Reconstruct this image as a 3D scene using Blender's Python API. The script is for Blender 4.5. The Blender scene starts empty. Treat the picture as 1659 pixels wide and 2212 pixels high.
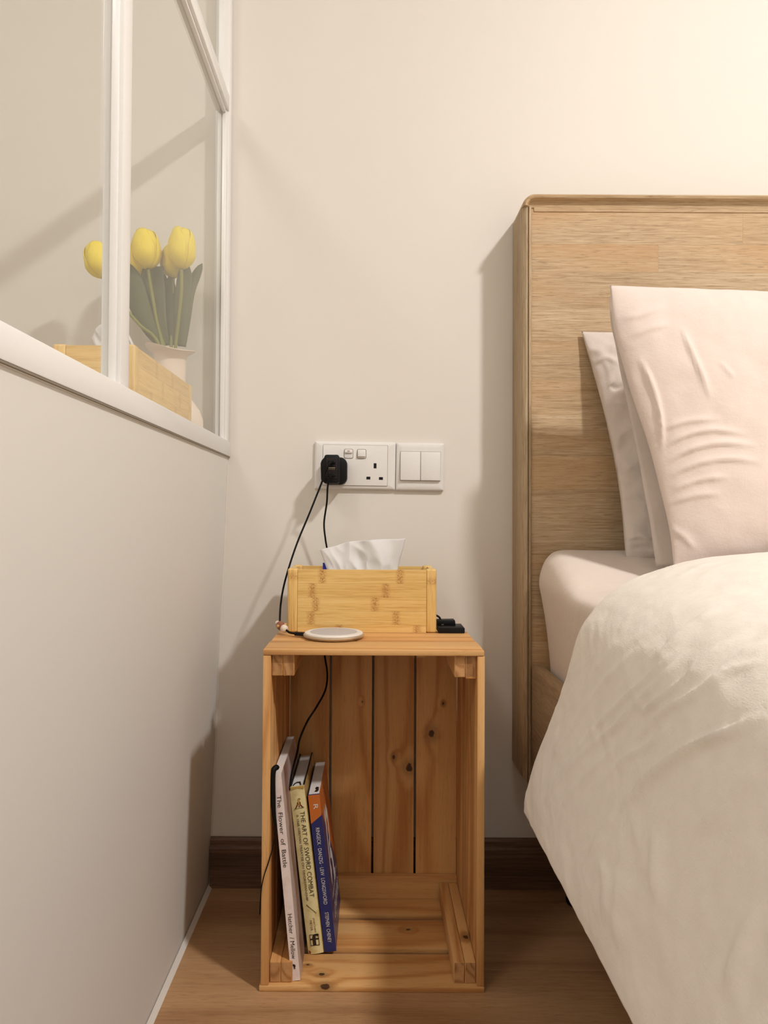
import bpy, bmesh, math, random
import numpy as np
from mathutils import Vector, Matrix, noise
random.seed(7)
sc = bpy.context.scene
COL = sc.collection

# ------------------------------------------------------------------ camera
FPX, CAMZ = 1600.0, 0.663
PITCH, ROLL = 0.018, 0.005
VPX, VPY = 803.0, 1117.0                    # where the depth lines of the room meet
cam_d = bpy.data.cameras.new('camera'); cam = bpy.data.objects.new('camera', cam_d); COL.objects.link(cam)
cam_d.sensor_fit = 'VERTICAL'; cam_d.sensor_height = 24.0; cam_d.sensor_width = 18.0
cam_d.lens = FPX / 2212 * 24.0
PPX, PPY = VPX, VPY - FPX * math.tan(PITCH)  # principal point
cam_d.shift_x = (829.5 - PPX) / 2212; cam_d.shift_y = (PPY - 1106.0) / 2212
cam_d.clip_start = 0.02
CAMR = Matrix.Rotation(math.pi/2 + PITCH, 3, 'X') @ Matrix.Rotation(ROLL, 3, 'Z')
cam.matrix_world = Matrix.Translation((0, 0, CAMZ)) @ CAMR.to_4x4()
sc.camera = cam

def pt(x, y, Y):
    """world point at depth Y (metres from the camera plane) seen at photo pixel x, y"""
    d = CAMR @ Vector(((x - PPX) / FPX, -(y - PPY) / FPX, -1.0))
    return Vector((0, 0, CAMZ)) + d * (Y / d.y)
def proj(p):
    q = CAMR.transposed() @ (Vector(p) - Vector((0, 0, CAMZ)))
    if q.z > -0.02: return (-9999, -9999)
    return (PPX + FPX * q.x / -q.z, PPY - FPX * q.y / -q.z)

# ------------------------------------------------------------------ light
sc.view_settings.view_transform = 'Standard'; sc.view_settings.look = 'None'
sc.view_settings.gamma = 1.0; sc.view_settings.use_curve_mapping = False
sc.view_settings.exposure = -0.18
world = bpy.data.worlds.new('world'); sc.world = world; world.use_nodes = True
world.node_tree.nodes['Background'].inputs[0].default_value = (1, .86, .7, 1)
world.node_tree.nodes['Background'].inputs[1].default_value = 0.05
sc.cycles.max_bounces = 5; sc.cycles.diffuse_bounces = 3; sc.cycles.glossy_bounces = 3; sc.cycles.transparent_max_bounces = 12; sc.cycles.use_denoising = True; sc.cycles.use_light_tree = False; sc.cycles.adaptive_threshold = 0.03
def area(name, loc, size, power, color, rot=(0, 0, 0), shape='DISK'):
    l = bpy.data.lights.new(name, 'AREA'); l.shape = shape; l.size = size; l.energy = power; l.color = color
    o = bpy.data.objects.new(name, l); COL.objects.link(o); o.location = loc; o.rotation_euler = rot
    return o
area('ceiling_lamp_light', (1.25, -0.15, 2.50), 0.18, 56.0, (1.0, .985, .985))        # lamp over the bed
area('room_fill_light', (0.15, -1.2, 2.52), 0.50, 6.0, (1.0, .985, .98))            # fill light added behind the camera, no fitting there
area('side_fill_light', (-1.0, -0.35, 2.52), 0.60, 15.0, (1.0, .985, .98))           # unseen fill added beyond the glass to brighten duvet and wall

# ------------------------------------------------------------------ helpers
def sm(a, b, x):
    t = max(0.0, min(1.0, (x - a) / (b - a))) if a != b else float(x > a)
    return t * t * (3 - 2 * t)
def interp(pts, x):
    if x <= pts[0][0]: return pts[0][1]
    for (a, b), (c, d) in zip(pts, pts[1:]):
        if x <= c: return b + (d - b) * (x - a) / (c - a)
    return pts[-1][1]
def catmull(P, n=8):
    P = [Vector(p) for p in P]; out = []
    Q = [P[0] * 2 - P[1]] + P + [P[-1] * 2 - P[-2]]
    for i in range(1, len(Q) - 2):
        a, b, c, d = Q[i-1:i+3]
        for k in range(n):
            t = k / n
            out.append(.5 * ((2*b) + (c-a)*t + (2*a-5*b+4*c-d)*t*t + (-a+3*b-3*c+d)*t**3))
    out.append(P[-1]); return out
def spl1(pts, x):                              # smooth 1-d interpolation through (x, y) points
    if x <= pts[0][0]: return pts[0][1]
    if x >= pts[-1][0]: return pts[-1][1]
    for i in range(len(pts) - 1):
        if x <= pts[i+1][0]:
            x0, y0 = pts[i]; x1, y1 = pts[i+1]
            ma = (y1 - pts[i-1][1]) / (x1 - pts[i-1][0]) if i > 0 else (y1 - y0) / (x1 - x0)
            mb = (pts[i+2][1] - y0) / (pts[i+2][0] - x0) if i + 2 < len(pts) else (y1 - y0) / (x1 - x0)
            h = x1 - x0; t = (x - x0) / h
            return (2*t**3-3*t*t+1)*y0 + (t**3-2*t*t+t)*h*ma + (-2*t**3+3*t*t)*y1 + (t**3-t*t)*h*mb

class G:                                       # geometry collector
    def __init__(s): s.v = []; s.f = []
    def add(s, v, f):
        o = len(s.v); s.v += [Vector(p) for p in v]; s.f += [tuple(i + o for i in q) for q in f]; return s
    def box(s, a, b):
        x0, y0, z0 = a; x1, y1, z1 = b
        return s.add([(x0,y0,z0),(x1,y0,z0),(x1,y1,z0),(x0,y1,z0),(x0,y0,z1),(x1,y0,z1),(x1,y1,z1),(x0,y1,z1)],
                     [(0,3,2,1),(4,5,6,7),(0,1,5,4),(1,2,6,5),(2,3,7,6),(3,0,4,7)])
    def grid(s, fn, nu, nv, closed_u=False):
        vs = [fn(i / nu, j / nv) for j in range(nv + 1) for i in range(nu if closed_u else nu + 1)]
        w = nu if closed_u else nu + 1
        fs = []
        for j in range(nv):
            for i in range(nu):
                i2 = (i + 1) % w if closed_u else i + 1
                fs.append((j*w+i, j*w+i2, (j+1)*w+i2, (j+1)*w+i))
        return s.add(vs, fs)
    def tube(s, path, r, seg=10, cap=True):
        path = [Vector(p) for p in path]; n = len(path)
        rr = r if callable(r) else (lambda t: r)
        T = [(path[min(i+1, n-1)] - path[max(i-1, 0)]).normalized() for i in range(n)]
        N = T[0].orthogonal().normalized(); vs = []
        for i in range(n):
            N = (N - T[i] * N.dot(T[i])).normalized(); B = T[i].cross(N); q = rr(i / (n - 1))
            vs += [path[i] + (N * math.cos(2*math.pi*k/seg) + B * math.sin(2*math.pi*k/seg)) * q for k in range(seg)]
        fs = [(i*seg+k, i*seg+(k+1) % seg, (i+1)*seg+(k+1) % seg, (i+1)*seg+k) for i in range(n-1) for k in range(seg)]
        if cap: fs += [tuple(reversed(range(seg))), tuple(range((n-1)*seg, n*seg))]
        return s.add(vs, fs)
    def lathe(s, prof, c=(0,0,0), seg=40, wob=None):
        c = Vector(c); vs = []
        for (r, z) in prof:
            for k in range(seg):
                a = 2*math.pi*k/seg; dz = wob(a, r, z) if wob else 0
                vs.append(c + Vector((r*math.cos(a), r*math.sin(a), z + dz)))
        n = len(prof)
        fs = [(i*seg+k, i*seg+(k+1) % seg, (i+1)*seg+(k+1) % seg, (i+1)*seg+k) for i in range(n-1) for k in range(seg)]
        fs += [tuple(reversed(range(seg))), tuple(range((n-1)*seg, n*seg))]
        return s.add(vs, fs)
    def prism(s, outline, y0, y1):             # (x, z) outline, counter-clockwise seen from -Y, pushed along Y
        n = len(outline)
        vs = [(x, y0, z) for x, z in outline] + [(x, y1, z) for x, z in outline]
        fs = [tuple(range(n)), tuple(reversed(range(n, 2*n)))] + [((i+1) % n, i, n+i, n+(i+1) % n) for i in range(n)]
        return s.add(vs, fs)
def rrect(x0, z0, x1, z1, r, n=5):
    out = []
    for cx, cz, a0 in ((x1-r, z0+r, -90), (x1-r, z1-r, 0), (x0+r, z1-r, 90), (x0+r, z0+r, 180)):
        out += [(cx + r*math.cos(math.radians(a0+90*k/n)), cz + r*math.sin(math.radians(a0+90*k/n))) for k in range(n+1)]
    return out

OFF = {}                                       # offset of an object's origin from its thing's origin
def link_mesh(name, g, mat, parent=None, origin=None, bevel=0, seg=2, smooth=None, fix=False):
    """one mesh object; g holds coordinates in the frame of the top-level thing (or world)"""
    mn = Vector([min(p[i] for p in g.v) for i in range(3)]); mx = Vector([max(p[i] for p in g.v) for i in range(3)])
    c = Vector(origin) if origin is not None else (mn + mx) / 2
    me = bpy.data.meshes.new(name); me.from_pydata([p - c for p in g.v], [], g.f); me.update()
    if bevel or fix:
        bm = bmesh.new(); bm.from_mesh(me)
        if fix: bmesh.ops.recalc_face_normals(bm, faces=bm.faces[:])
        if bevel:
            bmesh.ops.bevel(bm, geom=[e for e in bm.edges if e.is_manifold and e.calc_face_angle(0) > .5], offset=bevel,
                            segments=seg, profile=.5, affect='EDGES', clamp_overlap=True)
        bm.to_mesh(me); bm.free()
    if smooth is None: smooth = .7 if bevel else None
    if smooth:
        me.shade_smooth(); me.set_sharp_from_angle(angle=smooth)
    me.materials.append(mat)
    o = bpy.data.objects.new(name, me); COL.objects.link(o)
    OFF[o.name] = c
    o.location = c
    if parent is not None:
        o.parent = parent
        o.location = c - OFF[parent.name]
    return o
def thing(name, label, cat, loc, rot=(0,0,0), group=None):
    o = bpy.data.objects.new(name, None); COL.objects.link(o); o.location = loc; o.rotation_euler = rot
    o.empty_display_size = .05
    o['label'] = label; o['category'] = cat
    if group: o['group'] = group
    OFF[o.name] = Vector((0,0,0)); return o
def wthing(name, label, cat, loc, group=None):  # a thing whose parts are given in world coordinates
    o = thing(name, label, cat, loc, (0,0,0), group); OFF[o.name] = Vector(loc); return o
def tag(o, label, cat, group=None):
    o['label'] = label; o['category'] = cat
    if group: o['group'] = group
    return o
def struct(o): o['kind'] = 'structure'; return o

def text_geo(body, origin, right, up, length, height, align='LEFT', spacing=1.0):
    """flat lettering, fitted to length x height, in the plane right/up"""
    cu = bpy.data.curves.new('lettering', 'FONT'); cu.body = body; cu.resolution_u = 3; cu.space_character = spacing
    o = bpy.data.objects.new('lettering', cu); COL.objects.link(o)
    bpy.context.view_layer.update()
    dg = bpy.context.evaluated_depsgraph_get()
    me = bpy.data.meshes.new_from_object(o.evaluated_get(dg))
    vs = [v.co.copy() for v in me.vertices]; fs = [tuple(p.vertices) for p in me.polygons]
    bpy.data.objects.remove(o); bpy.data.curves.remove(cu); bpy.data.meshes.remove(me)
    x0 = min(v.x for v in vs); x1 = max(v.x for v in vs); y0 = min(v.y for v in vs); y1 = max(v.y for v in vs)
    R, U, O = Vector(right), Vector(up), Vector(origin)
    g = G(); g.add([O + R * ((v.x-x0)/(x1-x0)*length) + U * ((v.y-y0)/(y1-y0)*height) for v in vs], fs)
    return g

# ------------------------------------------------------------------ materials
class NT:
    def __init__(s, name):
        s.m = bpy.data.materials.new(name); s.m.use_nodes = True; s.t = s.m.node_tree
        s.p = s.t.nodes['Principled BSDF']; s.out = s.t.nodes['Material Output']
    def n(s, typ, **kw):
        nd = s.t.nodes.new(typ)
        for k, v in kw.items():
            if k.startswith('i_'):
                key = k[2:]; key = int(key) if key.isdigit() else key
                s.put(nd, key, v)
            else: setattr(nd, k, v)
        return nd
    def put(s, nd, key, v):
        if isinstance(v, bpy.types.NodeSocket): s.t.links.new(v, nd.inputs[key])
        else: nd.inputs[key].default_value = v
    def math(s, op, a, b=0.0, c=None):
        nd = s.n('ShaderNodeMath', operation=op); s.put(nd, 0, a); s.put(nd, 1, b)
        if c is not None: s.put(nd, 2, c)
        return nd.outputs[0]
    def vmath(s, op, a, b=(0,0,0)):
        nd = s.n('ShaderNodeVectorMath', operation=op); s.put(nd, 0, a); s.put(nd, 1, b)
        return nd.outputs['Value'] if op in ('LENGTH', 'DISTANCE', 'DOT_PRODUCT') else nd.outputs[0]
    def ramp(s, fac, stops, ease='LINEAR'):
        nd = s.n('ShaderNodeValToRGB'); s.put(nd, 0, fac); cr = nd.color_ramp; cr.interpolation = ease
        while len(cr.elements) < len(stops): cr.elements.new(.5)
        for e, (p, c) in zip(cr.elements, stops):
            e.position = p; e.color = c if len(c) == 4 else (*c, 1)
        return nd.outputs[0]
    def mix(s, fac, a, b, mode='MIX'):
        nd = s.n('ShaderNodeMix', data_type='RGBA', blend_type=mode); s.put(nd, 0, fac)
        for k, v in ((6, a), (7, b)):
            s.put(nd, k, (*v, 1) if isinstance(v, tuple) and len(v) == 3 else v)
        return nd.outputs[2]
    def noise(s, vec, scale, detail=4, rough=.55, out=0, dist=0):
        nd = s.n('ShaderNodeTexNoise'); s.put(nd, 'Vector', vec); s.put(nd, 'Scale', scale); s.put(nd, 'Detail', detail)
        s.put(nd, 'Roughness', rough); s.put(nd, 'Distortion', dist); return nd.outputs[out]
    def smooth(s, x, a, b, lo=0.0, hi=1.0):
        nd = s.n('ShaderNodeMapRange', interpolation_type='SMOOTHSTEP'); s.put(nd, 0, x); s.put(nd, 1, a); s.put(nd, 2, b)
        s.put(nd, 3, lo); s.put(nd, 4, hi); return nd.outputs[0]
    def bump(s, h, strength=.2, dist=.001):
        nd = s.n('ShaderNodeBump'); s.put(nd, 'Strength', strength); s.put(nd, 'Distance', dist); s.put(nd, 'Height', h)
        s.t.links.new(nd.outputs[0], s.p.inputs['Normal'])
    def base(s, c, rough=.5, **kw):
        s.put(s.p, 'Base Color', (*c, 1) if isinstance(c, tuple) and len(c) == 3 else c); s.put(s.p, 'Roughness', rough)
        for k, v in kw.items(): s.put(s.p, k, v)
        return s.m
def srgb(r, g, b):
    f = lambda c: (c/255/12.92 if c <= 10.3 else ((c/255+.055)/1.055)**2.4)
    return (f(r), f(g), f(b))
def plain(name, c, rough=.5, grain=0.0, scale=300, **kw):
    t = NT(name)
    co = t.n('ShaderNodeTexCoord').outputs['Object']
    nz = t.noise(co, scale, 1)
    col = t.mix(t.math('MULTIPLY', nz, .18), c, tuple(x * .8 for x in c))
    if grain: t.bump(nz, grain, .0005)
    return t.base(col, rough, **kw)

AX = {'X': 0, 'Y': 1, 'Z': 2}
def wood(name, dark, mid, light, axis='X', ring=26., rough=.5, knots=(), bump=.15, tone=.12, stretch=.08, warm=None,
         w=(.4, .3, .3), med=110., fine=420., pores=0., fl=.03, scale=14.):
    """wood with growth rings and fibres running along an axis; knots = (x, y, z, radius) in the part's own frame"""
    t = NT(name); co = t.n('ShaderNodeTexCoord').outputs['Object']; oi = t.n('ShaderNodeObjectInfo')
    sep = t.n('ShaderNodeCombineXYZ')
    for k, mlt in enumerate((7.3, 11.9, 5.1)): t.put(sep, k, t.math('MULTIPLY', oi.outputs['Random'], mlt))
    sh = t.vmath('ADD', co, sep.outputs[0])
    s1 = [1.0]*3; s1[AX[axis]] = stretch
    s2 = [1.0]*3; s2[AX[axis]] = fl
    v1 = t.vmath('MULTIPLY', sh, tuple(s1)); v2 = t.vmath('MULTIPLY', sh, tuple(s2))
    big = t.noise(v1, scale, 1, .4)
    ph = t.math('MULTIPLY', big, ring)
    kmask = None
    for kx, ky, kz, kr in knots:
        d = t.vmath('SUBTRACT', co, (kx, ky, kz))
        wob = t.math('MULTIPLY', t.math('SUBTRACT', t.noise(co, 110, 2), .5), kr * .9)
        ks = [1.0]*3; ks[AX[axis]] = .7
        L = t.math('ADD', t.vmath('LENGTH', t.vmath('MULTIPLY', d, tuple(ks))), wob)
        ph = t.math('ADD', ph, t.smooth(L, kr*.3, kr*4, .55, 0))
        m = t.smooth(L, kr*.45, kr*.8, 1, 0); halo = t.smooth(L, kr*.7, kr*2.2, .34, 0)
        m = t.math('MAXIMUM', m, halo)
        kmask = m if kmask is None else t.math('MAXIMUM', kmask, m)
    rings = t.math('MULTIPLY_ADD', t.math('SINE', t.math('MULTIPLY', ph, 6.283)), .5, .5)
    rings = t.math('POWER', rings, 2.0)
    fi = t.noise(v2, fine, 2, .6); me = t.noise(v2, med, 2, .6)
    f = t.math('ADD', t.math('MULTIPLY', rings, w[0]), t.math('ADD', t.math('MULTIPLY', fi, w[1]), t.math('MULTIPLY', me, w[2])))
    c0 = (w[1] + w[2]) * .5
    sp_ = .5*(w[0] + (w[1] + w[2])*.32)
    col = t.ramp(f, [(max(0., c0 - sp_*.9), light), (c0 + .3*w[0], mid), (min(1., c0 + w[0]*.8 + sp_*.8), dark)])
    vary = t.math('MULTIPLY_ADD', oi.outputs['Random'], tone*2, 1 - tone)
    cv = t.n('ShaderNodeCombineColor'); [t.put(cv, k, vary) for k in range(3)]
    col = t.mix(1.0, col, cv.outputs[0], 'MULTIPLY')
    if warm:
        col = t.mix(t.smooth(t.noise(v1, 9, 1), .48, .7, 0, .5), col, warm)
    if pores:
        s3 = [1.0]*3; s3[AX[axis]] = .07
        po = t.smooth(t.noise(t.vmath('MULTIPLY', sh, tuple(s3)), 620, 2, .6), .56, .70, 0, pores)
        col = t.mix(po, col, tuple(c*.45 for c in dark))
    if kmask is not None: col = t.mix(kmask, col, tuple(c*.14 for c in dark))
    t.bump(fi, bump, .0006)
    return t.base(col, rough)

PINE = (srgb(190, 124, 64), srgb(222, 168, 104), srgb(234, 188, 128))
def pine(axis, knots=(), k=''): return wood('pine_' + axis + k, *PINE, axis=axis, ring=6, rough=.55, knots=knots, bump=.1, tone=.06, stretch=.09, w=(.32, .28, .38), pores=.2)
M = {}
M['pineX'] = pine('X'); M['pineY'] = pine('Y'); M['pineZ'] = pine('Z')
M['pine_end'] = wood('pine_end_grain', srgb(150, 98, 52), srgb(190, 140, 88), srgb(214, 166, 112), axis='Y', ring=14, stretch=1.0, rough=.7, fl=1.0)

def bamboo(name, axis='X', W=.2):
    t = NT(name); co = t.n('ShaderNodeTexCoord').outputs['Object']; oi = t.n('ShaderNodeObjectInfo')
    sp = t.n('ShaderNodeSeparateXYZ', i_0=co); along = sp.outputs[AX[axis]]
    off = t.n('ShaderNodeCombineXYZ')
    for k in range(3): t.put(off, k, t.math('MULTIPLY', oi.outputs['Random'], 9.0 + k))
    sh = t.vmath('ADD', co, off.outputs[0])
    s2 = [1.0]*3; s2[AX[axis]] = .035
    v2 = t.vmath('MULTIPLY', sh, tuple(s2))
    fine = t.noise(v2, 620, 4, .65); med = t.noise(v2, 130, 2)
    col = t.ramp(t.math('ADD', t.math('MULTIPLY', fine, .6), t.math('MULTIPLY', med, .4)),
                 [(.3, srgb(244, 210, 142)), (.5, srgb(234, 194, 118)), (.7, srgb(206, 154, 80))])
    c = t.n('ShaderNodeSeparateColor', i_0=oi.outputs['Color'])
    gr = t.noise(t.vmath('MULTIPLY', co, tuple(.5 if k == AX[axis] else 1.0 for k in range(3))), 700, 2, .7)
    mk = None
    for ch in (0, 1):
        x0 = t.math('MULTIPLY', t.math('SUBTRACT', c.outputs[ch], .5), W)
        d = t.math('ABSOLUTE', t.math('SUBTRACT', along, x0))
        m = t.smooth(d, .0008, .0095, 1, 0)
        mk = m if mk is None else t.math('MAXIMUM', mk, m)
    mk = t.math('MULTIPLY', t.math('MULTIPLY', mk, t.smooth(gr, .40, .62, .12, .85)), c.outputs[2])
    col = t.mix(mk, col, srgb(166, 100, 40))
    vary = t.math('MULTIPLY_ADD', oi.outputs['Random'], .10, .95)
    cv = t.n('ShaderNodeCombineColor'); [t.put(cv, k, vary) for k in range(3)]
    col = t.mix(1.0, col, cv.outputs[0], 'MULTIPLY')
    t.bump(fine, .08, .0004)
    return t.base(col, .42)
M['bambooX'] = bamboo('bamboo_along_x', 'X', .24); M['bambooY'] = bamboo('bamboo_along_y', 'Y', .28)
M['bambooZ'] = bamboo('bamboo_upright', 'Z', .10)

OAK = (srgb(166, 134, 96), srgb(200, 172, 134), srgb(220, 198, 164))
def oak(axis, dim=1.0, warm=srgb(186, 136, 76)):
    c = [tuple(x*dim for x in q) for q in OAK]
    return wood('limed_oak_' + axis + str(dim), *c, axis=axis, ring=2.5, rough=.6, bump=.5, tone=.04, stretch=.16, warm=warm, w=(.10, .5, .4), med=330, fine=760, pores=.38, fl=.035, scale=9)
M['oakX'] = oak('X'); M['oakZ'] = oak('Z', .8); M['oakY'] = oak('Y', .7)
M['floor'] = wood('laminate_floor', srgb(152, 110, 72), srgb(180, 138, 96), srgb(198, 156, 112), axis='X', ring=4, rough=.42, bump=.10, tone=.03, stretch=.12, w=(.22, .34, .34), med=170, fine=520, pores=.35, fl=.05, scale=9)
M['skirt'] = wood('dark_skirting', srgb(74, 50, 36), srgb(108, 78, 57), srgb(134, 100, 74), axis='X', ring=3, rough=.5, bump=.2, tone=.02, w=(.12, .45, .4), med=300, pores=.4)

def plaster(name, c, mott=.05):
    t = NT(name); co = t.n('ShaderNodeTexCoord').outputs['Object']
    col = t.mix(t.smooth(t.noise(co, 2.2, 1), .3, .7, 0, mott*2), c, tuple(x*.93 for x in c))
    return t.base(col, .62)
M['wall'] = plaster('cream_wall_paint', srgb(233, 226, 215))
M['partition'] = plaster('partition_paint', srgb(231, 226, 218))
M['white'] = plain('white_gloss_paint', srgb(248, 245, 241), .25)
M['ceiling'] = plaster('ceiling_paint', srgb(240, 234, 226))
M['caulk'] = plain('white_sealant', srgb(232, 224, 212), .5)
M['gap'] = plain('dark_gap', srgb(140, 128, 112), .8)
M['plastic'] = plain('white_plastic', srgb(238, 234, 228), .3)
M['black'] = plain('black_plastic', (.004, .004, .005), .5, **{'Specular IOR Level': .25})
M['blacksoft'] = plain('black_rubber', (.003, .003, .003), .6, **{'Specular IOR Level': .2})
M['dark'] = plain('dark_slot', (.004, .004, .004), .9)
M['metal'] = plain('plated_contact', srgb(190, 178, 150), .35, Metallic=.8)
M['red'] = plain('port_outline', srgb(92, 52, 50), .5)
M['redmark'] = plain('red_mark', srgb(190, 90, 80), .5)
M['vase'] = plain('matt_cream_ceramic', srgb(250, 230, 212), .75, .1, 500)
M['paper'] = plain('page_paper', srgb(226, 218, 204), .8)
M['silver'] = plain('brushed_champagne_rim', srgb(206, 186, 160), .35, Metallic=.55)
M['padwhite'] = plain('pad_white', srgb(240, 234, 226), .4)
M['padgrey'] = plain('pad_fabric', srgb(196, 188, 182), .85, .4, 1500)
M['charm_brown'] = plain('charm_brown', srgb(150, 94, 68), .55)
M['charm_cream'] = plain('charm_cream', srgb(238, 222, 200), .55)
M['charm_tan'] = plain('charm_tan', srgb(214, 160, 98), .55)
M['blue'] = plain('blue_wrapper', srgb(22, 42, 160), .4)

def glass():
    t = NT('window_glass'); nt = t.t; nt.nodes.remove(t.p)
    tr = t.n('ShaderNodeBsdfTransparent'); tr.inputs[0].default_value = (.975, .985, .975, 1)
    gl = t.n('ShaderNodeBsdfGlossy'); gl.inputs['Roughness'].default_value = .015; gl.inputs[0].default_value = (.95, .97, .95, 1)
    ge = t.n('ShaderNodeNewGeometry')          # reflectance of both faces of a thin pane, alike from either side
    cs = t.math('ABSOLUTE', t.vmath('DOT_PRODUCT', ge.outputs['Incoming'], ge.outputs['Normal']))
    fr = t.math('MULTIPLY_ADD', t.math('POWER', t.math('SUBTRACT', 1.0, cs), 5.0), .90, .085)
    mx = t.n('ShaderNodeMixShader'); nt.links.new(fr, mx.inputs[0]); nt.links.new(tr.outputs[0], mx.inputs[1]); nt.links.new(gl.outputs[0], mx.inputs[2])
    nt.links.new(mx.outputs[0], t.out.inputs[0]); return t.m
M['glass'] = glass()

def fabric(name, c, weave=1.0, mott=.12, sheen=.15):
    t = NT(name); co = t.n('ShaderNodeTexCoord').outputs['Object']
    a = t.noise(t.vmath('MULTIPLY', co, (1, 1, .25)), 900, 1, .6); b = t.noise(t.vmath('MULTIPLY', co, (.25, .25, 1)), 900, 1, .6)
    w = t.math('ADD', a, b); fold = t.noise(co, 60, 3, .62)
    col = t.mix(t.smooth(t.noise(co, 60, 2, .6), .3, .75, 0, mott), c, tuple(x*.84 for x in c))
    t.bump(t.math('ADD', t.math('MULTIPLY', w, .5*weave), t.math('MULTIPLY', fold, 2.2)), .22, .0016)
    return t.base(col, .9, **{'Sheen Weight': sheen, 'Sheen Roughness': .5})
M['linen'] = fabric('blush_linen', srgb(232, 214, 202))
M['duvet'] = fabric('duvet_cotton', srgb(246, 236, 222), mott=.2)
M['linen_grey'] = fabric('grey_linen', srgb(222, 208, 196), mott=.25)
M['sheet'] = fabric('sheet_cotton', srgb(232, 216, 202), weave=.6)

def tissue_mat():
    t = NT('tissue_paper'); t.base(srgb(252, 250, 248), .85); nt = t.t
    tl = t.n('ShaderNodeBsdfTranslucent'); tl.inputs[0].default_value = (*srgb(252, 250, 246), 1)
    mx = t.n('ShaderNodeMixShader'); mx.inputs[0].default_value = .3
    co = t.n('ShaderNodeTexCoord').outputs['Object']; t.bump(t.noise(co, 220, 2, .6), .12, .0006)
    nt.links.new(t.p.outputs[0], mx.inputs[1]); nt.links.new(tl.outputs[0], mx.inputs[2]); nt.links.new(mx.outputs[0], t.out.inputs[0])
    return t.m
M['tissue'] = tissue_mat()
def petal_mat():
    t = NT('yellow_petal'); co = t.n('ShaderNodeTexCoord').outputs['Object']
    n = t.noise(t.vmath('MULTIPLY', co, (1, 1, .2)), 300, 3)
    return t.base(t.mix(n, srgb(255, 236, 52), srgb(250, 214, 34)), .6, **{'Subsurface Weight': 0.0})
M['petal'] = petal_mat()
def leaf_mat(name, a, b):
    t = NT(name); co = t.n('ShaderNodeTexCoord').outputs['Object']
    n = t.noise(t.vmath('MULTIPLY', co, (1, 1, .06)), 260, 3)
    return t.base(t.mix(n, a, b), .55)
M['leaf'] = leaf_mat('tulip_leaf', srgb(92, 96, 52), srgb(74, 80, 44)); M['stem'] = leaf_mat('tulip_stem', srgb(142, 142, 58), srgb(124, 126, 48))

# ------------------------------------------------------------------ the room
WY = 1.345                                        # the wall the bed stands against
RX0, RX1, RY0, RZ1 = -1.7, 2.7, -2.3, 2.55
struct(link_mesh('wall_back', G().box((RX0, WY, -.05), (RX1, WY+.1, RZ1)), M['wall']))
struct(link_mesh('wall_right', G().box((RX1, RY0, -.05), (RX1+.1, WY, RZ1)), M['wall']))
struct(link_mesh('wall_far_left', G().box((RX0-.1, RY0, -.05), (RX0, WY, RZ1)), M['wall']))
struct(link_mesh('wall_front', G().box((RX0, RY0-.1, -.05), (RX1, RY0, RZ1)), M['wall']))
struct(link_mesh('ceiling', G().box((RX0-.1, RY0-.1, RZ1), (RX1+.1, WY+.1, RZ1+.1)), M['ceiling']))
# floor: a screed with laminate planks laid on it
fl = struct(link_mesh('floor', G().box((RX0-.1, RY0-.1, -.10), (RX1+.1, WY+.1, -.0085)), M['gap']))
pw = .192; k = 0
yy = 1.098 + 2*pw - .0002
mesh_plank = {}
while yy > RY0:
    y1 = min(yy, WY); y0 = max(yy - pw, RY0)
    if y1 - y0 > .01:
        xs = [RX0] + ([-.9, .42, 1.75] if k % 2 == 0 else [-1.35, -.42+.6*0, 1.05, 2.3]) + [RX1]
        if k == 0 or k == 1: xs = [RX0, -1.1, .98 + .4*k, RX1]
        for a, b in zip(xs, xs[1:]):
            link_mesh('plank', G().box((a+.0003, y0+.0003, -.0085), (b-.0003, y1-.0003, 0)), M['floor'], fl, bevel=.0004, seg=1)
    yy -= pw; k += 1

# skirting board against the back wall, with its moulded top edge
sk = [(WY, .0), (WY-.013, .0), (WY-.013, .070), (WY-.011, .0735), (WY-.0085, .075), (WY-.0085, .083), (WY-.006, .087), (WY, .087)]
for nm, xa, xb in (('baseboard_back', -.286, RX1), ('baseboard_far', RX0, -.50)):
    n = len(sk); g = G().add([(xa, y, z) for y, z in sk] + [(xb, y, z) for y, z in sk],
        [tuple(range(n)), tuple(reversed(range(n, 2*n)))] + [((i+1) % n, i, n+i, n+(i+1) % n) for i in range(n)])
    struct(link_mesh(nm, g, M['skirt'], fix=True))

# half-height partition on the left: panel, capped at sill height, slightly out of plumb
PX = -.259; PT = .7695; PY0 = -.75
g = G().add([(-.2895, PY0, 0), (-.2895, WY, 0), (-.50, WY, 0), (-.50, PY0, 0),
             (-.2615, PY0, PT), (-.2615, WY, PT), (-.50, WY, PT), (-.50, PY0, PT)],
            [(0,1,2,3), (7,6,5,4), (0,4,5,1), (1,5,6,2), (2,6,7,3), (3,7,4,0)])
struct(link_mesh('wall_left', g, M['partition'], fix=True))
g = G().add([(-.2875, PY0, 0), (-.2815, PY0, 0), (-.2880, PY0, .0065)] + [(-.2875, WY, 0), (-.2815, WY, 0), (-.2880, WY, .0065)],
            [(0,2,1), (3,4,5), (0,1,4,3), (1,2,5,4), (2,0,3,5)])
struct(link_mesh('trim_1', g, M['caulk'], fix=True))
g = G().tube([(-.2622 - .028*(1-z/PT) + .001, WY-.001, z) for z in (.088, .3, .5, PT-.012)], .0022, 6)
struct(link_mesh('trim_2', g, M['caulk']))

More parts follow.
